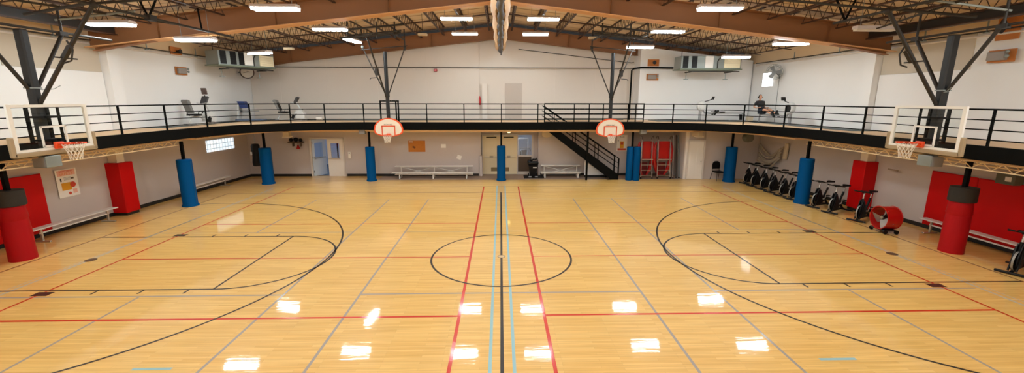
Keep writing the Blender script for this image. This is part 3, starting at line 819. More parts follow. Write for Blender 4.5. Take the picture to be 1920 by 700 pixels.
# small window + wall fan
w=MB(); w.box((13.9,11.7,5.12),(.05,.78,.68),win_e); w.box((13.89,11.7,5.475),(.06,.86,.03),framew); w.box((13.89,11.7,4.765),(.06,.86,.03),framew); S(w,'window_1')
t=thing('wall_fan','round grey caged fan on a bracket on the right upper wall','fan',(13.9,10.75,5.38))
b=MB(); b.cyl((-.02,0,-.25),(-.02,0,.1),.03,darkst,8); b.cyl((-.02,0,-.1),(-.45,-.24,.04),.022,darkst,8); b.cyl((-.02,0,.05),(-.02,-.02,-2.4),.008,darkst,5); b.build('bracket',t)
b=MB(); c=V((-.48,-.28,.05)); ax=V((-.35,-1,0)).normalized(); q=ax.to_track_quat('Z','Y').to_matrix().to_4x4()
Mx=T(c)@q
def addx(mb,o,M): mb.add([M@V(p) for p in o.v],o.f,o.mats[0],True)
for zz,r in ((-.08,.3),(.08,.3),(0,.37)):
    o=MB(); ring(o,(0,0,zz),r,.008,galv,28); addx(b,o,Mx)
for k in range(28):
    a=2*PI*k/28; o=MB(); o.tube([(.05*math.cos(a),.05*math.sin(a),.10),(.3*math.cos(a),.3*math.sin(a),.08),(.37*math.cos(a),.37*math.sin(a),0),(.3*math.cos(a),.3*math.sin(a),-.08),(.05*math.cos(a),.05*math.sin(a),-.1)],.0045,galv,4); addx(b,o,Mx)
b.build('cage',t)
b=MB(); o=MB(); o.lathe([(.09,-.16),(.1,-.1),(.05,.04),(.04,.06)],greypl,14); addx(b,o,Mx)
for k in range(3):
    a=2*PI*k/3; o=MB(); o.prism([(.04,-.05),(.28,-.13),(.31,0),(.28,.12),(.04,.05)],-.004,.004,greypl,'XY'); addx(b,o,Mx@Matrix.Rotation(a,4,'Z')@Matrix.Rotation(.4,4,'X'))
b.build('blades_and_motor',t)

# ------------------------------------------------------------------ left wall window (glass block)
w=MB(); y0,y1=9.15,11.05; 
w.prism([(-wx(y0)+.02,y0),(-wx(y1)+.02,y1),(-wx(y1)-.05,y1),(-wx(y0)-.05,y0)],1.66,2.2,M_GB,'XY'); S(w,'window_2')

# ------------------------------------------------------------------ doors
# door 2: double door left
dr=MB()
dr.box((-10.13,YF-.02,1.03),(.08,.12,2.06),framew); dr.box((-8.40,YF-.02,1.03),(.08,.12,2.06),framew); dr.box((-9.27,YF-.02,2.04),(1.8,.12,.07),framew); S(dr,'trim_10')
def door_leaf(name,w,h,win,m,hinge,rz,bar=None,glass=M_PANE):
    t=bpy.data.objects.new(name,None); COL.objects.link(t); t.location=hinge; t.rotation_euler=(0,0,rz); t['kind']='structure'
    b=MB(); x0,x1,z0,z1=win
    b.box((w/2,0,z0/2),(w,.045,z0),m); b.box((w/2,0,(z1+h)/2),(w,.045,h-z1),m)
    b.box((x0/2,0,(z0+z1)/2),(x0,.045,z1-z0),m); b.box(((x1+w)/2,0,(z0+z1)/2),(w-x1,.045,z1-z0),m); b.build('leaf',t)
    b=MB(); b.box(((x0+x1)/2,0,(z0+z1)/2),(x1-x0,.01,z1-z0),glass); b.build('window_pane',t)
    if bar: b=MB(); b.box((w/2,-.06,bar),(w*.82,.05,.05),chrome,bev=.01); b.box((w*.12,-.04,bar),(.06,.08,.12),chrome); b.build('push_bar',t)
    b=MB()
    for z in (.25,1.0,1.8): b.cyl((0,-.03,z-.05),(0,-.03,z+.05),.014,darkst,8)
    b.build('hinge',t); return t
door_leaf('door_2',.82,2.0,(.18,.64,1.0,1.78),doorw,(-8.44,YF+.02,0),PI,None)
door_leaf('door_3',.84,2.0,(.14,.66,1.0,1.78),mat('pale_blue_door_paint',(214,222,232),.5),(-10.08,YF+.03,0),1.08,.98)
b=MB(); b.box((-8.9,YF-.06,.98),(.6,.05,.05),chrome); S(b,'door_4')
# little fitness room behind it
r=MB(); r.box((-9.3,14.4,-.05),(4.4,4.2,.1),carpet); r.box((-9.3,16.5,1.3),(4.4,.1,2.7),roomw); r.box((-11.5,14.4,1.3),(.1,4.2,2.7),roomw); r.box((-7.1,14.4,1.3),(.1,4.2,2.7),roomw); r.box((-9.3,14.4,2.65),(4.4,4.2,.1),roomw); S(r,'wall_fitness_room')
b=MB(); b.box((0,0,0),(1.2,.6,.05),room_e); b.box((0,0,.035),(1.26,.66,.02),hous); b.build('ceiling_light',loc=(-9.3,14.2,2.55),label='bright ceiling panel in the fitness room behind the left door',cat='ceiling light')
def gym_machine(loc,rz,label,pad,fr):
    t=thing('weight_machine',label,'exercise machine',loc,rz)
    b=MB()
    for x in (-.3,.3): b.box((x,.3,.95),(.06,.06,1.9),fr)
    b.box((0,.3,1.88),(.66,.06,.06),fr); b.box((0,0,.04),(.7,1.1,.06),fr); b.box((0,-.1,.35),(.08,.08,.6),fr); b.build('frame',t)
    b=MB(); b.box((0,-.15,.55),(.34,.4,.08),pad,bev=.03); b.build('seat',t)
    b=MB(); b.box((0,.12,.95),(.32,.1,.65),pad,rot=(.15,0,0),bev=.03); b.build('back_pad',t)
    b=MB(); b.box((0,.36,.65),(.3,.12,1.0),mat('weight_stack',(70,72,78),.4,.6)); b.build('weight_stack',t)
    b=MB(); b.tube([(-.28,-.35,1.2),(-.28,0,1.35),(.28,0,1.35),(.28,-.35,1.2)],.02,chrome,6); b.build('press_arm',t)
gym_machine((-9.0,13.9,0),.6,'grey weight machine seen through the left double door',greypl,blackpl)
gym_machine((-8.3,15.4,0),-.4,'blue padded weight machine at the back of the fitness room',bluepl,lightpl)
b=MB(); b.prism([(0,0),(.3,0),(.3,1.5),(0,1.5)],0,.03,mat('blue_banner',(30,110,210),.6),'XZ'); b.build('blue_sign',loc=(-9.75,16.3,.9),label='blue panel on the far wall of the fitness room',cat='sign')
# intercom + papers by door
b=MB(); b.box((0,0,0),(.14,.05,.36),papr,bev=.01); b.box((0,-.03,.1),(.04,.02,.05),blackpl); b.build('door_keypad',loc=(-8.1,YF-.03,1.15),label='white keypad box right of the left double door',cat='keypad')
# centre vestibule
yv=YF+.5
v=MB(); v.box((-.05,yv-.03,2.2),(1.98,.06,.06),framew); v.box((-1.02,yv-.03,1.1),(.06,.06,2.2),framew); v.box((.92,yv-.03,1.1),(.06,.06,2.2),framew); v.box((1.75,yv-.03,1.1),(.1,.06,2.2),framew)
v.box((1.32,yv-.03,1.02),(.8,.06,.1),framew); v.box((1.32,yv-.03,.08),(.8,.06,.16),framew); v.box((1.92,yv-.02,1.1),(.25,.06,2.2),greyw); S(v,'trim_11')
for i,(x0,x1) in enumerate(((-.99,-.05),(-.04,.89))):
    t=bpy.data.objects.new('door_%d'%(5+i),None); COL.objects.link(t); t.location=(x0,yv,0); t['kind']='structure'
    w_=x1-x0
    b=MB(); b.box((w_/2,0,1.08),(w_,.05,2.14),doorc); b.box((w_/2,-.027,1.1),(w_*.85,.004,1.6),doorc); b.build('leaf',t)
    b=MB(); b.box((w_/2,-.08,.98),(w_*.85,.05,.05),chrome); b.box((w_/2,-.05,.98),(.2,.06,.09),darkst); b.build('push_bar',t)
    b=MB(); b.box((w_*.5,-.06,2.06),(w_*.6,.06,.05),darkst); b.build('door_closer',t)
    b=MB(); b.box((w_/2+(.2 if i==0 else -.2),-.03,.28),(.45,.01,.22),mat('brass_kick_plate',(150,130,96),.4,.6)); b.build('kick_plate',t)
w=MB(); w.box((1.32,yv,1.6),(.74,.012,1.1),M_PANE); S(w,'window_3')
w=MB(); w.box((1.32,yv,.55),(.74,.03,.84),darkpanel); S(w,'window_4')
r=MB(); r.box((1.3,14.9,-.05),(3.2,4,.1),carpet); r.box((1.3,16.6,1.3),(3.2,.1,2.7),mat('weights_room_wall',(214,214,218),.8)); r.box((-.3,14.7,1.3),(.1,4,2.7),roomw); r.box((2.9,14.7,1.3),(.1,4,2.7),roomw); r.box((1.3,14.8,2.65),(3.2,4,.1),roomw); S(r,'wall_weights_room')
b=MB(); b.box((0,0,0),(1.2,.6,.05),room_e); b.box((0,0,.035),(1.26,.66,.02),hous); b.build('ceiling_light',loc=(.45,13.5,2.55),label='bright ceiling panel in the weights room behind the centre window',cat='ceiling light')
gym_machine((1.35,13.6,0),.2,'white framed weight machine behind the centre window',greypl,lightpl)
gym_machine((2.3,15.2,0),-.3,'second weight machine further back behind the centre window',blackpl,chrome)
b=MB(); b.box((-1.08,YF+.1,.55),(.16,.5,1.1),greyw,bev=.02); b.build('corner_guard',label='low grey padded guard at the left side of the doorway',cat='guard')
# bin on mat
b=MB(); b.box((1.75,11.75,.012),(1.05,.8,.022),blackpl); b.build('entrance_mat',label='black mat under the wheeled bin in the doorway',cat='mat')
t=thing('wheeled_bin','black wheeled bin standing at the right side of the doorway','bin',(1.72,11.8,.022))
b=MB(); 
pr=[(.17,.16,.03),(.24,.24,.62),(.26,.27,.66)]
vs=[]
for a,c,z in pr: vs+=[(-a,-c,z),(a,-c,z),(a,c,z),(-a,c,z)]
fs=[(3,2,1,0)]+[(4*i+k,4*i+(k+1)%4,4*i+4+(k+1)%4,4*i+4+k) for i in range(2) for k in range(4)]+[(8,9,10,11)]
b.add(vs,fs,blackpl); b.build('body',t)
b=MB(); b.box((0,0,.74),(.56,.5,.16),blackpl,bev=.04); b.tube([(-.28,.2,.8),(-.28,.3,.86),(.28,.3,.86),(.28,.2,.8)],.018,blackpl,6); b.build('lid',t)
b=MB(); b.box((.08,-.29,.52),(.2,.01,.05),papr); b.build('white_tag',t,label='small white tag')
for sx in (-1,1): b=MB(); b.cyl((sx*.2,.15,.08),(sx*.25,.15,.08),.08,blackpl,14); b.build('wheel',t)
for sx in (-1,1): b=MB(); b.box((sx*.17,-.24,.02),(.16,.1,.035),lightpl,bev=.01); b.build('foot_plate',t)
b=MB(); b.tube([(-.1,-.05,.82),(0,-.12,.93),(.12,-.02,.9),(.2,.1,.95)],.04,blackpl,8); b.ball((-.12,0,.87),.07,blackpl,8); b.build('strap_bundle',loc=(1.72,11.8,.04),label='black strap bundle lying on the lid of the wheeled bin',cat='strap')
b=MB(); b.prism([(-.26,.2),(.26,.2),(.26,.02),(.2,-.06),(0,-.1),(-.2,-.06),(-.26,.02)],0,.1,beige,'XZ'); b.build('wall_speaker',loc=(2.45,11.95,2.2),label='beige rounded speaker under the track by the stairs',cat='speaker')
# closet door
t=bpy.data.objects.new('door_7',None); COL.objects.link(t); t.location=(9.70,10.97,0); t['kind']='structure'
b=MB(); b.box((.40,0,1.0),(.78,.05,1.98),doorw)
for x in (.22,.58):
    for z,h in ((.45,.6),(1.25,.75),(1.8,.2)): b.box((x,-.028,z),(.24,.006,h),doorw); b.box((x,-.032,z),(.19,.006,h-.06),doorw)
b.build('leaf',t)
b=MB(); b.ball((.70,-.07,.95),.035,chrome,8); b.build('door_handle',t)
b=MB(); b.box((-.02,-.02,1.01),(.06,.1,2.03),framew); b.box((.83,-.02,1.01),(.07,.1,2.03),framew); b.box((.4,-.02,2.03),(.9,.1,.06),framew); b.build('door_frame',t)

# ------------------------------------------------------------------ boards & posters
b=MB(); t=thing('cork_board','brown cork notice board on the grey back wall','notice board',(-4.5,YF-.02,1.62))
b.box((0,0,0),(.9,.03,.6),cork); b.build('board',t)
b=MB(); b.box((-.3,-.02,.24),(.2,.006,.05),papr); b.box((-.15,-.02,-.05),(.16,.006,.1),mat('brown_note',(120,70,30),.8),rot=(0,.5,0)); b.build('notes',t)
for i,(x,z,w_,h_,rr) in enumerate(((-3.08,1.63,.26,.2,0),(-2.25,1.02,.24,.22,.4))):
    b=MB(); b.box((0,0,0),(w_,.006,h_),papr,rot=(0,rr,0)); b.build('paper_notice',loc=(x,YF-.008,z),label=('white paper notice right of the cork board','torn white paper lower on the wall above the long bleacher')[i],cat='notice')
def poster(loc,rz,w,h,label,head,head2,style):
    t=thing('poster',label,'poster',loc,rz)
    b=MB(); b.box((0,0,0),(w,.008,h),papr); b.build('sheet',t)
    RX=Matrix.Rotation(PI/2,4,'X')
    b=MB(); b.box((0,-.006,h*.37),(w*.84,.004,h*.2),ppink if style==0 else papr)
    if style==0:
        b.box((-w*.08,-.006,-h*.12),(w*.46,.004,h*.27),yellow)
        o=MB(); o.lathe([(.09,0),(.09,.006)],pred,18,(w*.22,-.006,-h*.08),axis=RX); b.add(o.v,o.f,pred)
        o=MB(); o.lathe([(.045,0),(.045,.006)],pred,14,(w*.02,-.006,-h*.38),axis=RX); b.add(o.v,o.f,pred)
        b.box((w*.28,-.006,-h*.33),(w*.2,.004,h*.15),ppink); b.box((-w*.3,-.006,h*.13),(w*.06,.004,h*.12),darkst); b.box((w*.25,-.006,h*.15),(w*.14,.004,h*.06),darkpanel)
        for k in range(4): b.box((w*.02,-.006,h*(.2-.03*k)),(w*.34,.004,h*.012),greypl)
    else:
        b.box((0,-.006,-h*.38),(w*.8,.004,h*.12),pred); b.box((0,-.006,-h*.1),(w*.36,.004,h*.42),yellow); b.box((0,-.008,-h*.02),(w*.24,.004,h*.14),pred); b.box((-w*.36,-.006,h*.15),(w*.08,.004,w*.08),bluepl)
    b.build('printed_picture',t)
    text_part('heading',head,h*(.085 if head2 else .1),pred if style==0 else darkpanel,t,T((0,-.009,h*(.43 if head2 else .38)))@RX)
    if head2: text_part('heading',head2,h*.15,porange,t,T((0,-.009,h*.33))@RX)
poster((-wx(2.95)+.02,2.95,1.46),PI/2+.0,.66,.88,'white sports safety poster with a yellow picture on the left wall','BASKETBALL','SAFETY',0)
poster((6.56,YF-.02,1.78),0,.56,.88,'white poster with a brown and red picture between stairs and blue pads','RULES',None,1)
b=MB(); b.box((13.58,4.4-.9,1.72),(.01,.4,.05),mat('faded_wall_mark',(150,132,116),.9)); b.build('wall_mark',label='faded brown mark on the right wall beside the red column',cat='mark')

# trophies / hanging thing left, punching bag
t=thing('punching_bag','black heavy punching bag in the far left corner','punching bag',(-12.35,10.95,.75))
b=MB(); b.lathe([(.14,0),(.19,.04),(.2,.2),(.17,.5),(.185,.62),(.2,.8),(.2,1.02),(.15,1.12),(.02,1.14)],blackpl,20); b.build('bag',t)
b=MB(); b.cyl((0,0,1.14),(0,0,1.74),.012,galv,5); b.build('chain',t)
b=MB(); b.box((-.14,-.16,.66),(.14,.02,.16),papr,rot=(0,0,-.6)); b.build('white_patch',t,label='white patch')
t=thing('wall_shelf_of_balls','dark wall rack with black gear and a red bell below','rack',(-10.78,YF-.2,1.85))
b=MB(); b.box((0,0,0),(.72,.34,.04),darkpanel); b.box((-.2,.1,-.12),(.04,.18,.2),darkpanel); b.box((.2,.1,-.12),(.04,.18,.2),darkpanel); b.build('shelf',t)
for i,(x,z,r) in enumerate(((-.25,.13,.1),(0,.15,.115),(.25,.12,.095))):
    b=MB(); b.ball((0,0,0),r,blackpl,10,(1.05,1,.95)); b.build('boxing_glove',loc=(-10.78+x,YF-.2,1.85+z-.0),label='black boxing glove on the wall rack, '+('left one','middle one','right one')[i],cat='glove',group='gloves on the wall rack')
b=MB(); b.lathe([(.0,0.11),(.03,.10),(.05,.04),(.09,-.06),(.1,-.09),(.0,-.1)],redpl,16,cap=False); b.cyl((0,0,.1),(0,0,.2),.01,darkst,5); b.build('red_bell',loc=(-10.72,YF-.14,1.6),label='small red bell hanging under the dark wall rack',cat='bell')
# tan speaker-like brackets under soffit
for i,(x,y) in enumerate(((-10.6,10.75),(10.0,10.75))):
    b=MB(); b.box((0,0,0),(.26,.5,.24),beige,rot=(0,0,.2)); b.box((.05,-.1,-.13),(.38,.3,.03),cream); b.build('soffit_bracket',loc=(x,y,2.38),label='cream metal bracket under the %s end of the far soffit'%('left','right')[i],cat='bracket',group='soffit brackets')

# ------------------------------------------------------------------ wall pads
def wall_pad(loc,rz,w,h,label,split=1):
    t=thing('wall_pad',label,'wall pad',loc,rz,'red wall pads')
    for k in range(split):
        b=MB(); b.box(((k-(split-1)/2)*w/split,0,0),(w/split-.012,.06,h),redpad,bev=.02); b.build('panel',t)
wall_pad((-13.80,.3,1.02),PI/2-.024,3.8,1.75,'large red wall pad on the left wall behind the round red post',3)
wall_pad((13.80,.35,1.02),-PI/2+.024,3.95,1.75,'large red wall pad on the right wall behind the round red post',3)
b=MB(); b.box((0,0,0),(.28,.44,.3),mat('olive_grey_box',(96,96,84),.6),bev=.01); b.box((-.145,-.08,0),(.01,.14,.12),papr); b.build('wall_speaker',loc=(13.7,.22,2.02),label='dark grey box above the right red wall pad',cat='box')

# ------------------------------------------------------------------ benches
def wall_bench(x,y0,y1,label,s):
    t=thing('aluminium_bench',label,'bench',(x,(y0+y1)/2,0),0,'benches along the side walls')
    L=y1-y0
    b=MB(); b.box((0,0,.42),(.26,L,.035),benchw,bev=.008); b.build('seat_plank',t)
    b=MB(); b.box((-s*.0,0,.27),(.03,L-.5,.035),benchw); b.build('stretcher',t)
    for y in (-L/2+.3,L/2-.3):
        b=MB(); b.box((0,y,.22),(.05,.05,.38),chrome); b.box((0,y,.02),(.46,.07,.035),chrome,bev=.008); b.box((0,y,.4),(.24,.06,.02),chrome); b.build('leg',t)
wall_bench(-13.3,1.15,3.85,'aluminium bench on the left wall between the red pad and red column',-1)
wall_bench(-13.2,6.9,9.9,'aluminium bench on the left wall beyond the blue post',-1)
wall_bench(13.4,-1.2,2.0,'aluminium bench along the right wall in front of the red pad',1)
def bleacher(x,y,L,label,nl):
    t=thing('bleacher_bench',label,'bleacher',(x,y,0),0,'low white bleachers at the far wall')
    b=MB(); b.box((0,.3,.60),(L*.97,.24,.04),benchw,bev=.01); b.build('seat_plank',t)
    b=MB(); b.box((-.03,-.12,.31),(L,.26,.04),benchw,bev=.01); b.build('foot_plank',t)
    b=MB(); b.box((0,.2,.17),(L*.97,.22,.04),benchw,bev=.01); b.build('lower_plank',t)
    xs=[-L*.41+k*L*.82/(nl-1) for k in range(nl)]
    for xx in xs:
        b=MB(); b.box((xx,-.15,.15),(.06,.06,.30),benchw); b.box((xx,.3,.3),(.05,.05,.6),benchw); b.box((xx,.08,.03),(.05,.6,.04),benchw); b.box((xx,.1,.27),(.04,.5,.04),benchw); b.build('leg_frame',t)
    for a,c in zip(xs,xs[1:]):
        b=MB(); b.cyl((a,.33,.55),(c,.33,.12),.018,benchw,6); b.cyl((a,.35,.12),(c,.35,.55),.018,benchw,6); b.build('cross_brace',t)
bleacher(-3.55,11.45,4.25,'long low white bleacher against the grey wall left of the doorway',3)
bleacher(3.22,11.62,2.15,'short low white bleacher in front of the stairs',2)

# ------------------------------------------------------------------ stairs
st=thing('steel_staircase','black steel staircase rising to the track at the far wall','stairs',(4.1,11.3,0))
x0,z0,x1,z1=2.0,0.06,-1.75,2.92
b=MB()
sl_=(z1-z0)/(x1-x0)
for y in (-.42,.42):
    b.prism([(2.0,0),(2.0,.30),(1.87,.36),(-1.72,2.95),(-2.1,2.95),(-2.1,2.80),(1.55,.06),(1.4,0)],y-.02,y+.02,blacks,'XZ')
b.build('stringer',st)
for k in range(14):
    b=MB(); x=1.75-k*.27; z=.2+k*.195; b.box((x,0,z),(.27,.80,.03),blacks); b.build('tread',st)
for y in (-.42,.42):
    for h,r in ((.92,.024),(.66,.014),(.40,.014)):
        b=MB(); pts=[(1.95,y,.22+h),(-1.95,y,2.86+h)]
        if h>.9: pts=[(1.97,y,.2),(1.97,y,.22+h)]+pts
        b.tube(pts,r,blacks,6); b.build('handrail' if h>.9 else 'guard_rail',st)
    for x in (2.0,.9,-.3,-1.4):
        b=MB(); z=.28+(1.95-x)*.677; b.box((x,y,z+.42),(.035,.035,.9),blacks); b.build('baluster',st)
b=MB(); b.box((.32,-.48,1.25),(.09,.09,2.5),blacks); b.build('support_post',st)
b=MB(); b.prism([(1.45,0.13),(.37,.13),(.37,.90)],.3,.34,white,'XZ'); b.prism([(1.5,0.0),(.37,.0),(.37,.13),(1.45,.13)],.28,.33,blackp,'XZ'); b.build('infill_panel',st,label='white infill panel with a black base under the stringer')

# ------------------------------------------------------------------ slides in the alcove
def slide(x,y,w,label,flip):
    t=thing('play_slide_ladder',label,'slide',(x,y,0),0,'red slides stood in the alcove')
    b=MB()
    for sx in (-1,1):
        b.tube([(sx*w/2,-.22,.04),(sx*(w/2-.03),-.1,1.0),(sx*(w/2-.03),.0,1.95),(sx*(w/2-.06),.06,2.05)],.022,chrome,8)
    for z in (.18,.45,.72): b.box((0,-.2+z*.1,z),(w-.02,.06,.025),chrome)
    b.box((0,-.14,1.02),(w,.2,.035),chrome); b.build('ladder_frame',t)
    b=MB(); b.box((0,.0,1.48),(w-.12,.05,.95),redpl,bev=.02); b.box((0,.3,.45),(w-.2,.04,.7),mat('dark_red_fabric',(110,10,10),.7))
    for sx in (-1,1): b.box((sx*(w/2-.1),-.03,1.48),(.03,.08,.95),redpl)
    b.build('chute_bed',t)
    b=MB()
    for sx in (-1,1):
        pts=[(sx*(w*.5+.04),.12,1.9),(sx*(w*.5+.1),.12,1.5),(sx*(w*.5+.07),.14,.9),(sx*(w*.45),.14,.45),(sx*(w*.2),.14,.15)]
        b.tube(pts,[.05,.10,.11,.09,.05],redpl,10)
    b.build('side_wall',t)
    b=MB()
    for sx in (-1,1): b.cyl((sx*w/2-.02,-.24,.05),(sx*w/2+.02,-.24,.05),.05,blackpl,12)
    b.build('wheel',t)
    b=MB()
    for sx in (-1,1): b.tube([(sx*(w/2-.06),.05,2.03),(sx*(w/2-.02),.05,2.2),(sx*(w/2+.04),.05,2.24),(sx*(w/2+.06),.05,2.1)],.016,darkst,6)
    b.build('handle_hook',t)
slide(7.66,11.35,.60,'red play slide with chrome ladder, left of the pair in the alcove',0)
slide(8.58,11.35,.70,'red play slide with chrome ladder, right of the pair in the alcove',1)
for i,(xa,xb,m_) in enumerate(((9.14,9.22,chrome),(9.32,9.42,darkst),(9.48,9.6,galv))):
    b=MB(); b.cyl((xa,11.6+.1*i,2.25),(xb-.1,11.25+.05*i,.03),.025,m_,8); b.cyl((xb-.1,11.25+.05*i,0),(xb-.1,11.25+.05*i,.05),.05,darkst,10)
    b.build('net_pole',label=('bright','black','grey')[i]+' metal pole leaning in the alcove right of the red slides',cat='pole')

# ------------------------------------------------------------------ black chair
t=thing('stacking_chair','black padded stacking chair standing beside the white closet door','chair',(11.22,10.62,0),.15)
b=MB(); b.box((0,0,.45),(.44,.42,.07),blackpl,bev=.03); b.build('seat',t)
b=MB(); b.prism([(-.2,.58),(.2,.58),(.215,.78),(.18,.9),(.08,.97),(-.08,.97),(-.18,.9),(-.215,.78)],.2,.25,blackpl,'XZ'); b.build('backrest',t)
for sx,sy in ((-1,-1),(1,-1)): b=MB(); b.tube([(sx*.2,-.18,.42),(sx*.24,-.24,0)],.012,darkst,6); b.build('leg',t)
for sx in (-1,1): b=MB(); b.tube([(sx*.19,.23,.62),(sx*.2,.2,.42),(sx*.24,.3,0)],.012,darkst,6); b.build('leg',t)

# rolled nets on the right wall corner
b=MB(); random.seed(3)
for k in range(9):
    y0=10.6+random.random()*.2; y1=9.0+random.random()*.2; zz=.95+k*.12; sag=.3+.25*random.random()
    pts=[]
    for i in range(9):
        u=i/8; y=y0+(y1-y0)*u; pts.append((wx(y)-.2-.05*math.sin(u*9+k),y,zz*(1-u)+ (zz*.55+.85)*u - sag*math.sin(PI*u)))
    b.tube(pts,.03 if k%2 else .045,mat('grey_net_rope',(176,162,142),.9),6)
b.build('hanging_net',label='rolled grey net draped on the wall behind the spin bikes',cat='net')
b=MB(); b.box((wx(9)-.1,8.9,1.72),(.1,.22,.75),beige,bev=.02,rot=(.06,0,0)); b.build('net_reel',label='upright beige reel on the right wall holding the net',cat='reel')
b=MB(); b.lathe([(.2,0),(.22,.1),(.22,.3),(.18,.34)],mat('olive_grey_box',(96,96,84),.6),18,(0,0,0),axis='Y'); b.box((0,.15,.2),(.5,.4,.06),darkst); b.build('ceiling_heater',loc=(11.95,9.4,2.3),label='dark green heater under the right track corner',cat='heater')

# ------------------------------------------------------------------ spin bikes (face +X locally)
def spin_bike():
    t=thing('spin_bike','','exercise bike',(0,0,0))
    b=MB()
    b.tube([(.48,0,.06),(.30,0,.1),(-.35,0,.1),(-.52,0,.06)],.035,blackpl,8)
    b.tube([(.40,0,.06),(.30,0,.35),(.24,0,.78)],.038,blackpl,8)
    b.tube([(.27,0,.60),(-.10,0,.36),(-.36,0,.12)],.042,blackpl,8)
    b.tube([(-.06,0,.34),(-.26,0,.66),(-.30,0,.74)],.036,blackpl,8)
    for sy in (-.07,.07): b.tube([(.27,sy,.66),(.34,sy,.36),(.45,sy,.08)],.02,blackpl,6)
    b.build('frame',t)
    b=MB(); b.lathe([(.222,-.016),(.237,-.02),(.24,0),(.237,.02),(.222,.016)],mat('dull_steel_rim',(150,146,140),.45,.4),32,(.34,0,.32),axis='Y',cap=False); b.lathe([(.03,-.012),(.215,-.012),(.215,.012),(.03,.012)],blackpl,28,(.34,0,.32),axis='Y'); fw=b.build('flywheel',t,label='chrome rimmed flywheel')
    b=MB(); b.prism([(.49,.30),(.47,.42),(.40,.56),(.30,.74),(.2,.70),(.06,.46),(-.08,.36),(-.10,.26),(.0,.18),(.24,.10),(.38,.11),(.46,.2)],-.055,-.035,blackpl,'XZ'); b.prism([(.49,.30),(.47,.42),(.40,.56),(.30,.74),(.2,.70),(.06,.46),(-.08,.36),(-.10,.26),(.0,.18),(.24,.10),(.38,.11),(.46,.2)],.035,.055,blackpl,'XZ'); b.build('chain_guard',t)
    for x in (.5,-.54):
        b=MB(); b.cyl((x,-.27,.04),(x,.27,.04),.032,blackpl,10)
        for sy in (-.24,.24): b.cyl((x,sy-.03,.025),(x,sy+.03,.025),.024,greypl,8)
        b.build('foot_bar',t)
    b=MB(); b.cyl((.25,0,.74),(.20,0,.98),.022,chrome,10); b.build('handlebar_post',t)
    b=MB(); b.box((.23,0,1.0),(.16,.06,.04),blackpl)
    for sy in (-1,1): b.tube([(.20,0,1.0),(.2,sy*.2,1.0),(.26,sy*.26,1.01),(.42,sy*.22,1.06),(.44,sy*.1,1.05)],.018,blackpl,7)
    b.tube([(.44,-.1,1.05),(.3,-.06,1.03),(.3,.06,1.03),(.44,.1,1.05)],.016,blackpl,6); b.box((.3,0,1.04),(.14,.2,.03),blackpl,bev=.01); b.build('handlebar',t)
    b=MB(); b.cyl((-.29,0,.7),(-.34,0,.94),.02,chrome,10); b.build('seat_post',t)
    b=MB(); b.prism([(-.50,-.1),(-.46,-.125),(-.36,-.1),(-.22,-.03),(-.16,0),(-.22,.03),(-.36,.1),(-.46,.125),(-.50,.1)],.95,1.0,blackpl,'XY'); b.build('seat',t)
    b=MB(); b.cyl((0,-.09,.33),(0,.09,.33),.03,chrome,10); b.cyl((0,-.1,.33),(.1,-.1,.19),.014,chrome,6); b.cyl((0,.1,.33),(-.1,.1,.47),.014,chrome,6); b.build('crank',t)
    for sy,x,z in ((-1,.1,.19),(1,-.1,.47)): b=MB(); b.box((x,sy*.16,z),(.1,.1,.03),blackpl); b.build('pedal',t)
    return t
ys=[9.86,9.16,8.48,7.80,7.12,6.46,5.12,4.32,3.26,-1.25]
labs=['farthest spin bike of the row, nearest the hanging net','second spin bike from the far end of the row','third spin bike from the far end of the row','fourth spin bike from the far end of the row','fifth spin bike from the far end, two before the blue post','spin bike partly hidden just left of the blue post','spin bike just right of the blue post','spin bike in front of the red wall column on its far side','spin bike beside the red drum fan','lone spin bike at the right edge near the red wall pad']
pb=spin_bike()
for i,(y,l) in enumerate(zip(ys,labs)):
    o=pb if i==0 else copy_tree(pb)
    o.location=(12.5+(.1 if i==8 else .0)+(.12 if i==9 else 0),y,0); o.rotation_euler=(0,0,PI+.42+(.04,-.05,.03,-.03,.04,-.02,-.05,.03,.06,.0)[i])
    o['label']='black '+l; o['group']='spin bikes along the right wall'

# ------------------------------------------------------------------ drum fan
t=thing('drum_fan','red drum fan on wheels standing on the floor at the right side','fan',(12.1,1.9,0),-.08)
R_=.355
b=MB(); b.lathe([(R_-.012,-.22),(R_+.012,-.22),(R_+.012,-.205),(R_,-.2),(R_,.2),(R_+.012,.205),(R_+.012,.22),(R_-.012,.22),(R_-.012,-.22)],redpl,40,(0,0,.47),axis='X',cap=False); b.build('drum',t)
b=MB()
for k in range(3):
    M_=T((-.09,0,.47))@Matrix.Rotation(2*PI*k/3+.3,4,'X')
    vs=[];N_=7
    for i in range(N_+1):
        r=.05+.28*i/N_; tw=.8-.4*i/N_; w_=.09+.11*i/N_
        for q in (-1,1): vs.append(M_@V((q*w_*math.sin(tw),q*w_*math.cos(tw),r)))
    b.add(vs,[(2*i,2*i+1,2*i+3,2*i+2) for i in range(N_)],mat('dull_blade_metal',(160,152,144),.5,.3),True)
b.build('blades',t)
b=MB(); b.cyl((-.12,0,.47),(.16,0,.47),.07,darkst,16); b.cyl((-.14,0,.47),(-.12,0,.47),.05,chrome,14); b.box((.1,0,.47),(.06,.04,.7),darkst); b.build('motor',t)
b=MB(); b.box((0,0,.1),(.42,.5,.03),darkst); b.build('base_plate',t)
for sx in (-1,1):
    for sy in (-1,1): b=MB(); b.cyl((sx*.17,sy*.27-.02,.065),(sx*.17,sy*.27+.02,.065),.065,blackpl,14); b.build('wheel',t)

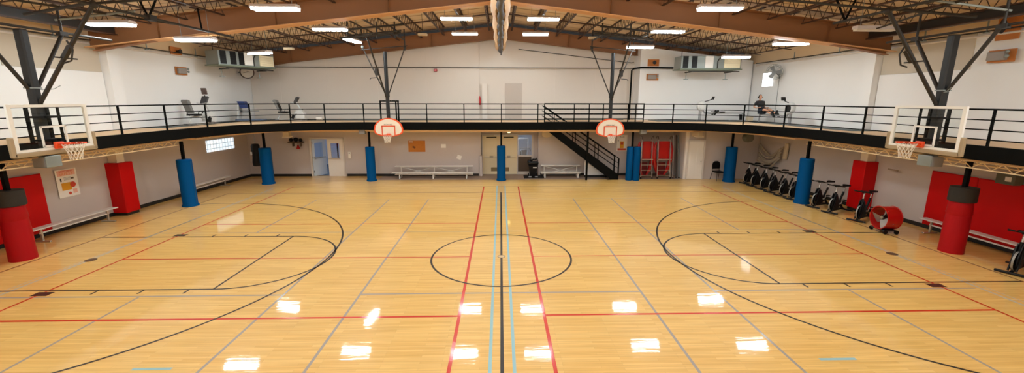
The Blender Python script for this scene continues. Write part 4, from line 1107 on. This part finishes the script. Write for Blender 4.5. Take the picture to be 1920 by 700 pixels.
# ------------------------------------------------------------------ balcony machines
def recumbent(loc,rz,label,screen=True):
    t=thing('recumbent_bike',label,'exercise bike',loc,rz)   # faces +X
    b=MB(); b.box((0,0,.05),(1.5,.12,.07),lightpl,bev=.02); b.box((-.68,0,.04),(.08,.55,.06),greypl,bev=.02); b.box((.68,0,.04),(.08,.55,.06),greypl,bev=.02)
    b.tube([(-.7,0,.1),(-.55,0,.34),(-.1,0,.36),(.25,0,.2)],.035,lightpl,8); b.build('frame',t)
    b=MB(); b.prism([(-.60,.40),(-.16,.38),(-.12,.44),(-.2,.47),(-.58,.48)],-.16,.16,blackpl,'XZ'); b.build('seat',t)
    b=MB(); b.prism([(-.60,.52),(-.50,.50),(-.66,1.02),(-.78,1.06),(-.82,1.0)],-.13,.13,mat('mid_grey_plastic',(120,120,118),.5),'XZ'); b.prism([(-.5,.53),(-.48,.55),(-.66,.99),(-.68,.97)],-.11,.11,blackpl,'XZ'); b.build('backrest',t)
    for sy in (-.24,.24):
        b=MB(); b.tube([(-.5,sy*.4,.40),(-.46,sy,.42),(-.4,sy,.56),(-.15,sy,.58)],.018,blackpl,6); b.build('seat_handle',t)
    b=MB(); b.prism([(.2,.12),(.72,.1),(.74,.3),(.6,.52),(.38,.55),(.22,.42)],-.13,.13,lightpl,'XZ'); b.build('drive_housing',t)
    b=MB(); b.tube([(.55,0,.5),(.30,0,.95),(.28,0,1.0)],.03,lightpl,8); b.build('console_mast',t)
    b=MB(); b.prism([(.2,.9),(.26,.86),(.46,1.16),(.38,1.21)],-.13,.13,mat('dark_console_plastic',(60,58,60),.5),'XZ'); b.tube([(.28,-.2,.9),(.12,-.2,.92),(.1,0,.88),(.12,.2,.92),(.28,.2,.9)],.015,lightpl,6); b.build('console',t)
    if screen:
        b=MB(); b.box((.38,0,1.42),(.05,.24,.27),mat('brown_grey_screen',(96,78,72),.4),rot=(0,-.15,0),bev=.01); b.cyl((.38,0,1.15),(.38,0,1.25),.02,darkst,6); b.build('screen',t)
    b=MB(); b.cyl((.32,-.16,.33),(.32,.16,.33),.025,darkst,8); b.cyl((.32,-.16,.33),(.2,-.16,.22),.014,darkst,6); b.cyl((.32,.16,.33),(.44,.16,.44),.014,darkst,6); b.build('crank',t)
    for sy,x,z in ((-1,.18,.2),(1,.46,.46)): b=MB(); b.box((x,sy*.22,z),(.1,.1,.2),blackpl,rot=(0,.4,0)); b.build('pedal',t)
recumbent((-12.95,8.25,ZD+.02),PI/2-.06,'grey recumbent bike with raised screen on the left balcony')
recumbent((-10.85,11.9,ZD+.02),0,'grey recumbent bike on the far balcony left of the left hoop',False)
t=thing('stretching_bench','low stretching machine with a blue pad in the left balcony corner','exercise machine',(-12.6,11.35,ZD+.02),.15)
b=MB(); b.box((0,0,.06),(1.3,.5,.09),mat('blue_grey_base',(84,98,120),.6),bev=.02); b.box((-.5,0,.45),(.07,.4,.75),lightpl,rot=(0,.12,0)); b.build('frame',t)
b=MB(); b.prism([(-.5,.98),(-.2,.98),(-.08,.64),(-.36,.64)],-.2,.2,bluepl,'XZ'); b.build('blue_pad',t)
b=MB(); b.box((-.25,0,.47),(.34,.3,.06),blackpl,bev=.02); b.build('seat',t)
b=MB(); b.cyl((-.3,-.15,.48),(.35,-.15,.5),.02,greypl,6); b.cyl((-.3,.15,.48),(.35,.15,.5),.02,greypl,6); b.build('handles',t)
def rower(loc,rz,label,dark):
    t=thing('rowing_machine',label,'rowing machine',loc,rz)    # flywheel at -X, slide towards +X
    b=MB(); b.box((1.2,0,.41),(2.1,.07,.06),greypl,bev=.01); b.box((1.2,0,.445),(2.0,.03,.012),chrome); b.build('monorail',t)
    body=lightpl
    b=MB(); b.lathe([(.05,-.09),(.24,-.08),(.27,-.03),(.27,.03),(.24,.08),(.05,.09)],body if not dark else lightpl,28,(-.02,0,.78),axis='Y'); b.build('flywheel_housing',t)
    b=MB(); b.lathe([(.03,-.105),(.16,-.1),(.17,-.09),(.17,-.085)],blackpl if dark else lightpl,24,(-.0,0,.76),axis='Y'); b.lathe([(.03,.085),(.17,.09),(.16,.1),(.03,.105)],blackpl if dark else lightpl,24,(-.0,0,.76),axis='Y'); b.build('fan_grille',t)
    b=MB(); b.prism([(-.12,.6),(.0,.6),(-.0,.0),(-.12,0)],-.04,.04,greypl,'XZ'); b.box((-.06,0,.025),(.1,.6,.05),greypl,bev=.01); b.build('front_leg',t)
    b=MB(); b.tube([(-.02,0,.6),(.2,0,.44),(.5,0,.40)],.04,greypl,8); b.build('spine',t)
    b=MB(); b.tube([(2.2,0,.41),(2.25,0,.22),(2.26,0,.04)],.03,greypl,8); b.box((2.26,0,.025),(.08,.5,.05),greypl,bev=.01); b.build('rear_leg',t)
    b=MB(); b.tube([(.0,0,.98),(.3,0,1.05),(.52,0,1.13)],.022,blackpl,8); b.build('monitor_arm',t)
    b=MB(); b.box((.56,0,1.19),(.05,.2,.16),blackpl,rot=(0,.3,0),bev=.01); b.build('monitor',t)
    for sy in (-.12,.12):
        b=MB(); b.box((.98 if dark else .74,sy,.44),(.06,.11,.30),blackpl,rot=(0,.75,0),bev=.01); b.build('foot_plate',t)
    return t
t1=rower((10.58,11.75,ZD+.02),0,'rowing machine at the back right with a clear flywheel cover, unused',False)
b=MB(); b.box((1.08,0,.475),(.26,.3,.05),blackpl,bev=.02); b.build('seat',t1)
b=MB(); b.cyl((.62,-.22,.50),(.62,.22,.50),.014,blackpl,8); b.build('handle',t1)
t2=rower((13.1,8.5,ZD-.02),PI/2,'rowing machine with a black flywheel used by the man on the right balcony',True)
b=MB(); b.box((2.08,0,.475),(.24,.3,.05),blackpl,bev=.02); b.build('seat',t2)
b=MB(); b.cyl((2.0,-.24,.74),(2.0,.24,.74),.015,blackpl,8); b.tube([(.1,0,.72),(2.0,0,.74)],.004,darkst,4); b.build('handle',t2)
b=MB(); b.lathe([(.11,0),(.14,.3),(.15,.34)],blackpl,16); b.build('waste_bin',loc=(12.98,12.1,ZD+.021),label='small black waste bin on the balcony between the two rowing machines',cat='bin')
b=MB(); b.box((0,0,.13),(.28,.24,.26),beige,bev=.02); b.build('storage_box',loc=(13.2,11.75,ZD+.021),label='small beige box beside the black waste bin on the balcony',cat='box')
b=MB(); b.box((0,0,.09),(.3,.2,.15),papr,bev=.02); b.build('storage_box',loc=(-9.55,12.2,ZD+.021),label='small white box on the balcony right of the far recumbent bike',cat='box')

# ------------------------------------------------------------------ person on rower (built facing -Y)
def skin_obj(name,verts,edges,mt,parent,sub=2,root=0):
    me=bpy.data.meshes.new(name); me.from_pydata([v[:3] for v in verts],edges,[]); me.update()
    o=bpy.data.objects.new('tmp',me); COL.objects.link(o)
    o.modifiers.new('s','SKIN'); sm=o.modifiers.new('u','SUBSURF'); sm.levels=sub; sm.render_levels=sub
    if not me.skin_vertices: 
        bpy.context.view_layer.objects.active=o
    for i,v in enumerate(verts):
        sv=me.skin_vertices[0].data[i]; r=v[3]; sv.radius=(r,r) if not isinstance(r,tuple) else r; sv.use_root=(i==root)
    dg=bpy.context.evaluated_depsgraph_get(); m2=bpy.data.meshes.new_from_object(o.evaluated_get(dg))
    bpy.data.objects.remove(o); m2.name=name; m2.materials.clear(); m2.materials.append(mt)
    for p in m2.polygons: p.use_smooth=True; p.material_index=0
    o=bpy.data.objects.new(name,m2); COL.objects.link(o)
    if parent: o.parent=parent
    return o
px,py,pz=13.1,10.58,ZD-.02
per=thing('person','man in black t-shirt and dark shorts rowing, wearing headphones','person',(px,py,pz))
# joints (local): -Y forward
hip=(0,0,.63)
bv=[(0,.0,.60,.13),(0,.08,.75,.125),(0,.17,.90,.14),(0,.24,1.03,.12),(0,.27,1.11,.058),(0,.27,1.18,.058)]
be=[(0,1),(1,2),(2,3),(3,4),(4,5)]
for s in (-1,1):
    o=len(bv)
    bv+= [(s*.10,-.06,.59,.095),(s*.12,-.46,.67,.062),(s*.11,-.62,.60,.056),(s*.10,-.90,.49,.038),(s*.10,-1.0,.56,.034)]
    be+=[(0,o),(o,o+1),(o+1,o+2),(o+2,o+3),(o+3,o+4)]
    o=len(bv)
    bv+=[(s*.17,.23,1.02,.062),(s*.25,.30,.84,.046),(s*.27,.26,.77,.04),(s*.25,.08,.75,.032),(s*.22,-.03,.755,.026),(s*.21,-.075,.755,.026)]
    be+=[(3,o),(o,o+1),(o+1,o+2),(o+2,o+3),(o+3,o+4),(o+4,o+5)]
body=skin_obj('body',bv,be,skin,per)
# fingers
fm=MB()
for s in (-1,1):
    for k in range(4):
        xx=s*(.185+k*.018); fm.tube([(xx,-.085,.77),(xx,-.105,.785-.002*k),(xx,-.125,.775),(xx,-.125,.755),(xx,-.105,.74)],[.009,.009,.0085,.008,.006],skin,6)
    fm.tube([(s*.18,-.05,.75),(s*.175,-.08,.735),(s*.185,-.10,.73)],[.011,.010,.008],skin,6)
fm.build('fingers',per)
# head
hd=MB(); hv=[]
def headpt(u,v):
    # u around, v down from crown
    x=.074*math.sin(v)*math.cos(u); y=.098*math.sin(v)*math.sin(u); z=.122*math.cos(v)
    if z<0: 
        k=1+z*2.2; x*=max(.55,k+.15); y*=max(.62,1+z*1.2) if y>0 else 1
    front=max(0,-math.sin(u))
    if front>.9 and .9<v<2.0: y-= .022*math.exp(-((v-1.75)/.16)**2)*(front-.9)*10   # nose
    if front>.75: y+= .012*math.exp(-((v-1.45)/.13)**2)*(1-abs(math.cos(u))*0)      # eye hollow
    if front>.8: y+= .006*math.exp(-((v-2.02)/.07)**2)
    return (x,y,z)
nu,nv=32,24; vs=[];fs=[]
for j in range(nv+1):
    for i in range(nu): vs.append(headpt(2*PI*i/nu,.001+(PI-.002)*j/nv))
for j in range(nv):
    for i in range(nu): fs.append((j*nu+i,(j+1)*nu+i,(j+1)*nu+(i+1)%nu,j*nu+(i+1)%nu))
Hc=V((0,.26,1.275)); Hm=T(Hc)@Matrix.Rotation(-.05,4,'X')
hd.add(vs,fs,skin,True,Hm)
for s in (-1,1): hd.ball((Hc.x+s*.076,Hc.y+.01,Hc.z-.005),.028,skin,8,(.35,.7,1.1))
hd.build('head',per)
e=MB()
for s in (-1,1): 
    e.ball((Hc.x+s*.03,Hc.y-.083,Hc.z+.012),.010,papr,6); e.ball((Hc.x+s*.03,Hc.y-.091,Hc.z+.012),.005,blackpl,6)
e.build('eyes',per)
e=MB(); e.box((Hc.x,Hc.y-.091,Hc.z-.055),(.045,.008,.008),mat('lips',(165,95,85),.5),bev=.003); e.build('mouth',per)
hr=MB(); vs2=[]; fs2=[]
for j in range(12):
    for i in range(nu):
        u=2*PI*i/nu; lim=.75 if math.sin(u)<-.3 else 1.75
        v=.001+lim*j/11; p=V(headpt(u,v))*1.045; vs2.append(tuple(p))
for j in range(11):
    for i in range(nu): fs2.append((j*nu+i,(j+1)*nu+i,(j+1)*nu+(i+1)%nu,j*nu+(i+1)%nu))
hr.add(vs2,fs2,hairm,True,Hm); hr.build('hair',per)
hp=MB(); hp.tube([(s_*.088*math.cos(a)+Hc.x,Hc.y+.01,Hc.z+.135*math.sin(a)) for s_,a in [(1,PI*k/12) for k in range(13)]],.009,blackpl,6)
for s in (-1,1): hp.cyl((Hc.x+s*.075,Hc.y+.01,Hc.z-.005),(Hc.x+s*.108,Hc.y+.01,Hc.z-.005),.036,blackpl,14)
hp.build('headphones',per)
# t-shirt
tv=[(0,.01,.64,.145),(0,.08,.76,.145),(0,.17,.90,.158),(0,.235,1.02,.142),(0,.265,1.085,.075)]
te=[(0,1),(1,2),(2,3),(3,4)]
for s in (-1,1):
    o=len(tv); tv+=[(s*.165,.23,1.025,.082),(s*.235,.285,.89,.066)]; te+=[(3,o),(o,o+1)]
skin_obj('tshirt',tv,te,shirt,per)
sv=[(0,.0,.605,.142)]; se=[]
for s in (-1,1):
    o=len(sv); sv+=[(s*.10,-.06,.595,.112),(s*.115,-.36,.655,.088)]; se+=[(0,o),(o,o+1)]
skin_obj('shorts',sv,se,shorts,per)
for s in (-1,1):
    skin_obj('shoe',[(s*.10,-.90,.46,.045),(s*.10,-.99,.54,.05),(s*.10,-1.05,.66,.04)],[(0,1),(1,2)],shoe,per)

# ------------------------------------------------------------------ camera
cd=bpy.data.cameras.new('camera'); cam=bpy.data.objects.new('camera',cd); COL.objects.link(cam)
pit,yaw,rol=0.2032,0.0272,0.0021
Fv=V((math.sin(yaw)*math.cos(pit),math.cos(yaw)*math.cos(pit),-math.sin(pit))); Rv=V((math.cos(yaw),-math.sin(yaw),0)); Uv=Rv.cross(Fv)
R2=math.cos(rol)*Rv+math.sin(rol)*Uv; U2=-math.sin(rol)*Rv+math.cos(rol)*Uv
Mc=Matrix((R2,U2,-Fv)).transposed().to_4x4(); Mc.translation=V((-.0127,-10.6097,4.0851)); cam.matrix_world=Mc
cd.sensor_width=36; cd.lens=36*792.56/1920; cd.clip_start=.05; cd.clip_end=200
SC.camera=cam
# world: dim ambient, the room is closed
wd=bpy.data.worlds.new('world'); SC.world=wd; wd.use_nodes=True; wd.node_tree.nodes['Background'].inputs[0].default_value=(1,.95,.9,1); wd.node_tree.nodes['Background'].inputs[1].default_value=.03
vs_=SC.view_settings; vs_.view_transform='Standard'; vs_.look='None'; vs_.gamma=1; vs_.use_curve_mapping=False; vs_.exposure=0.0
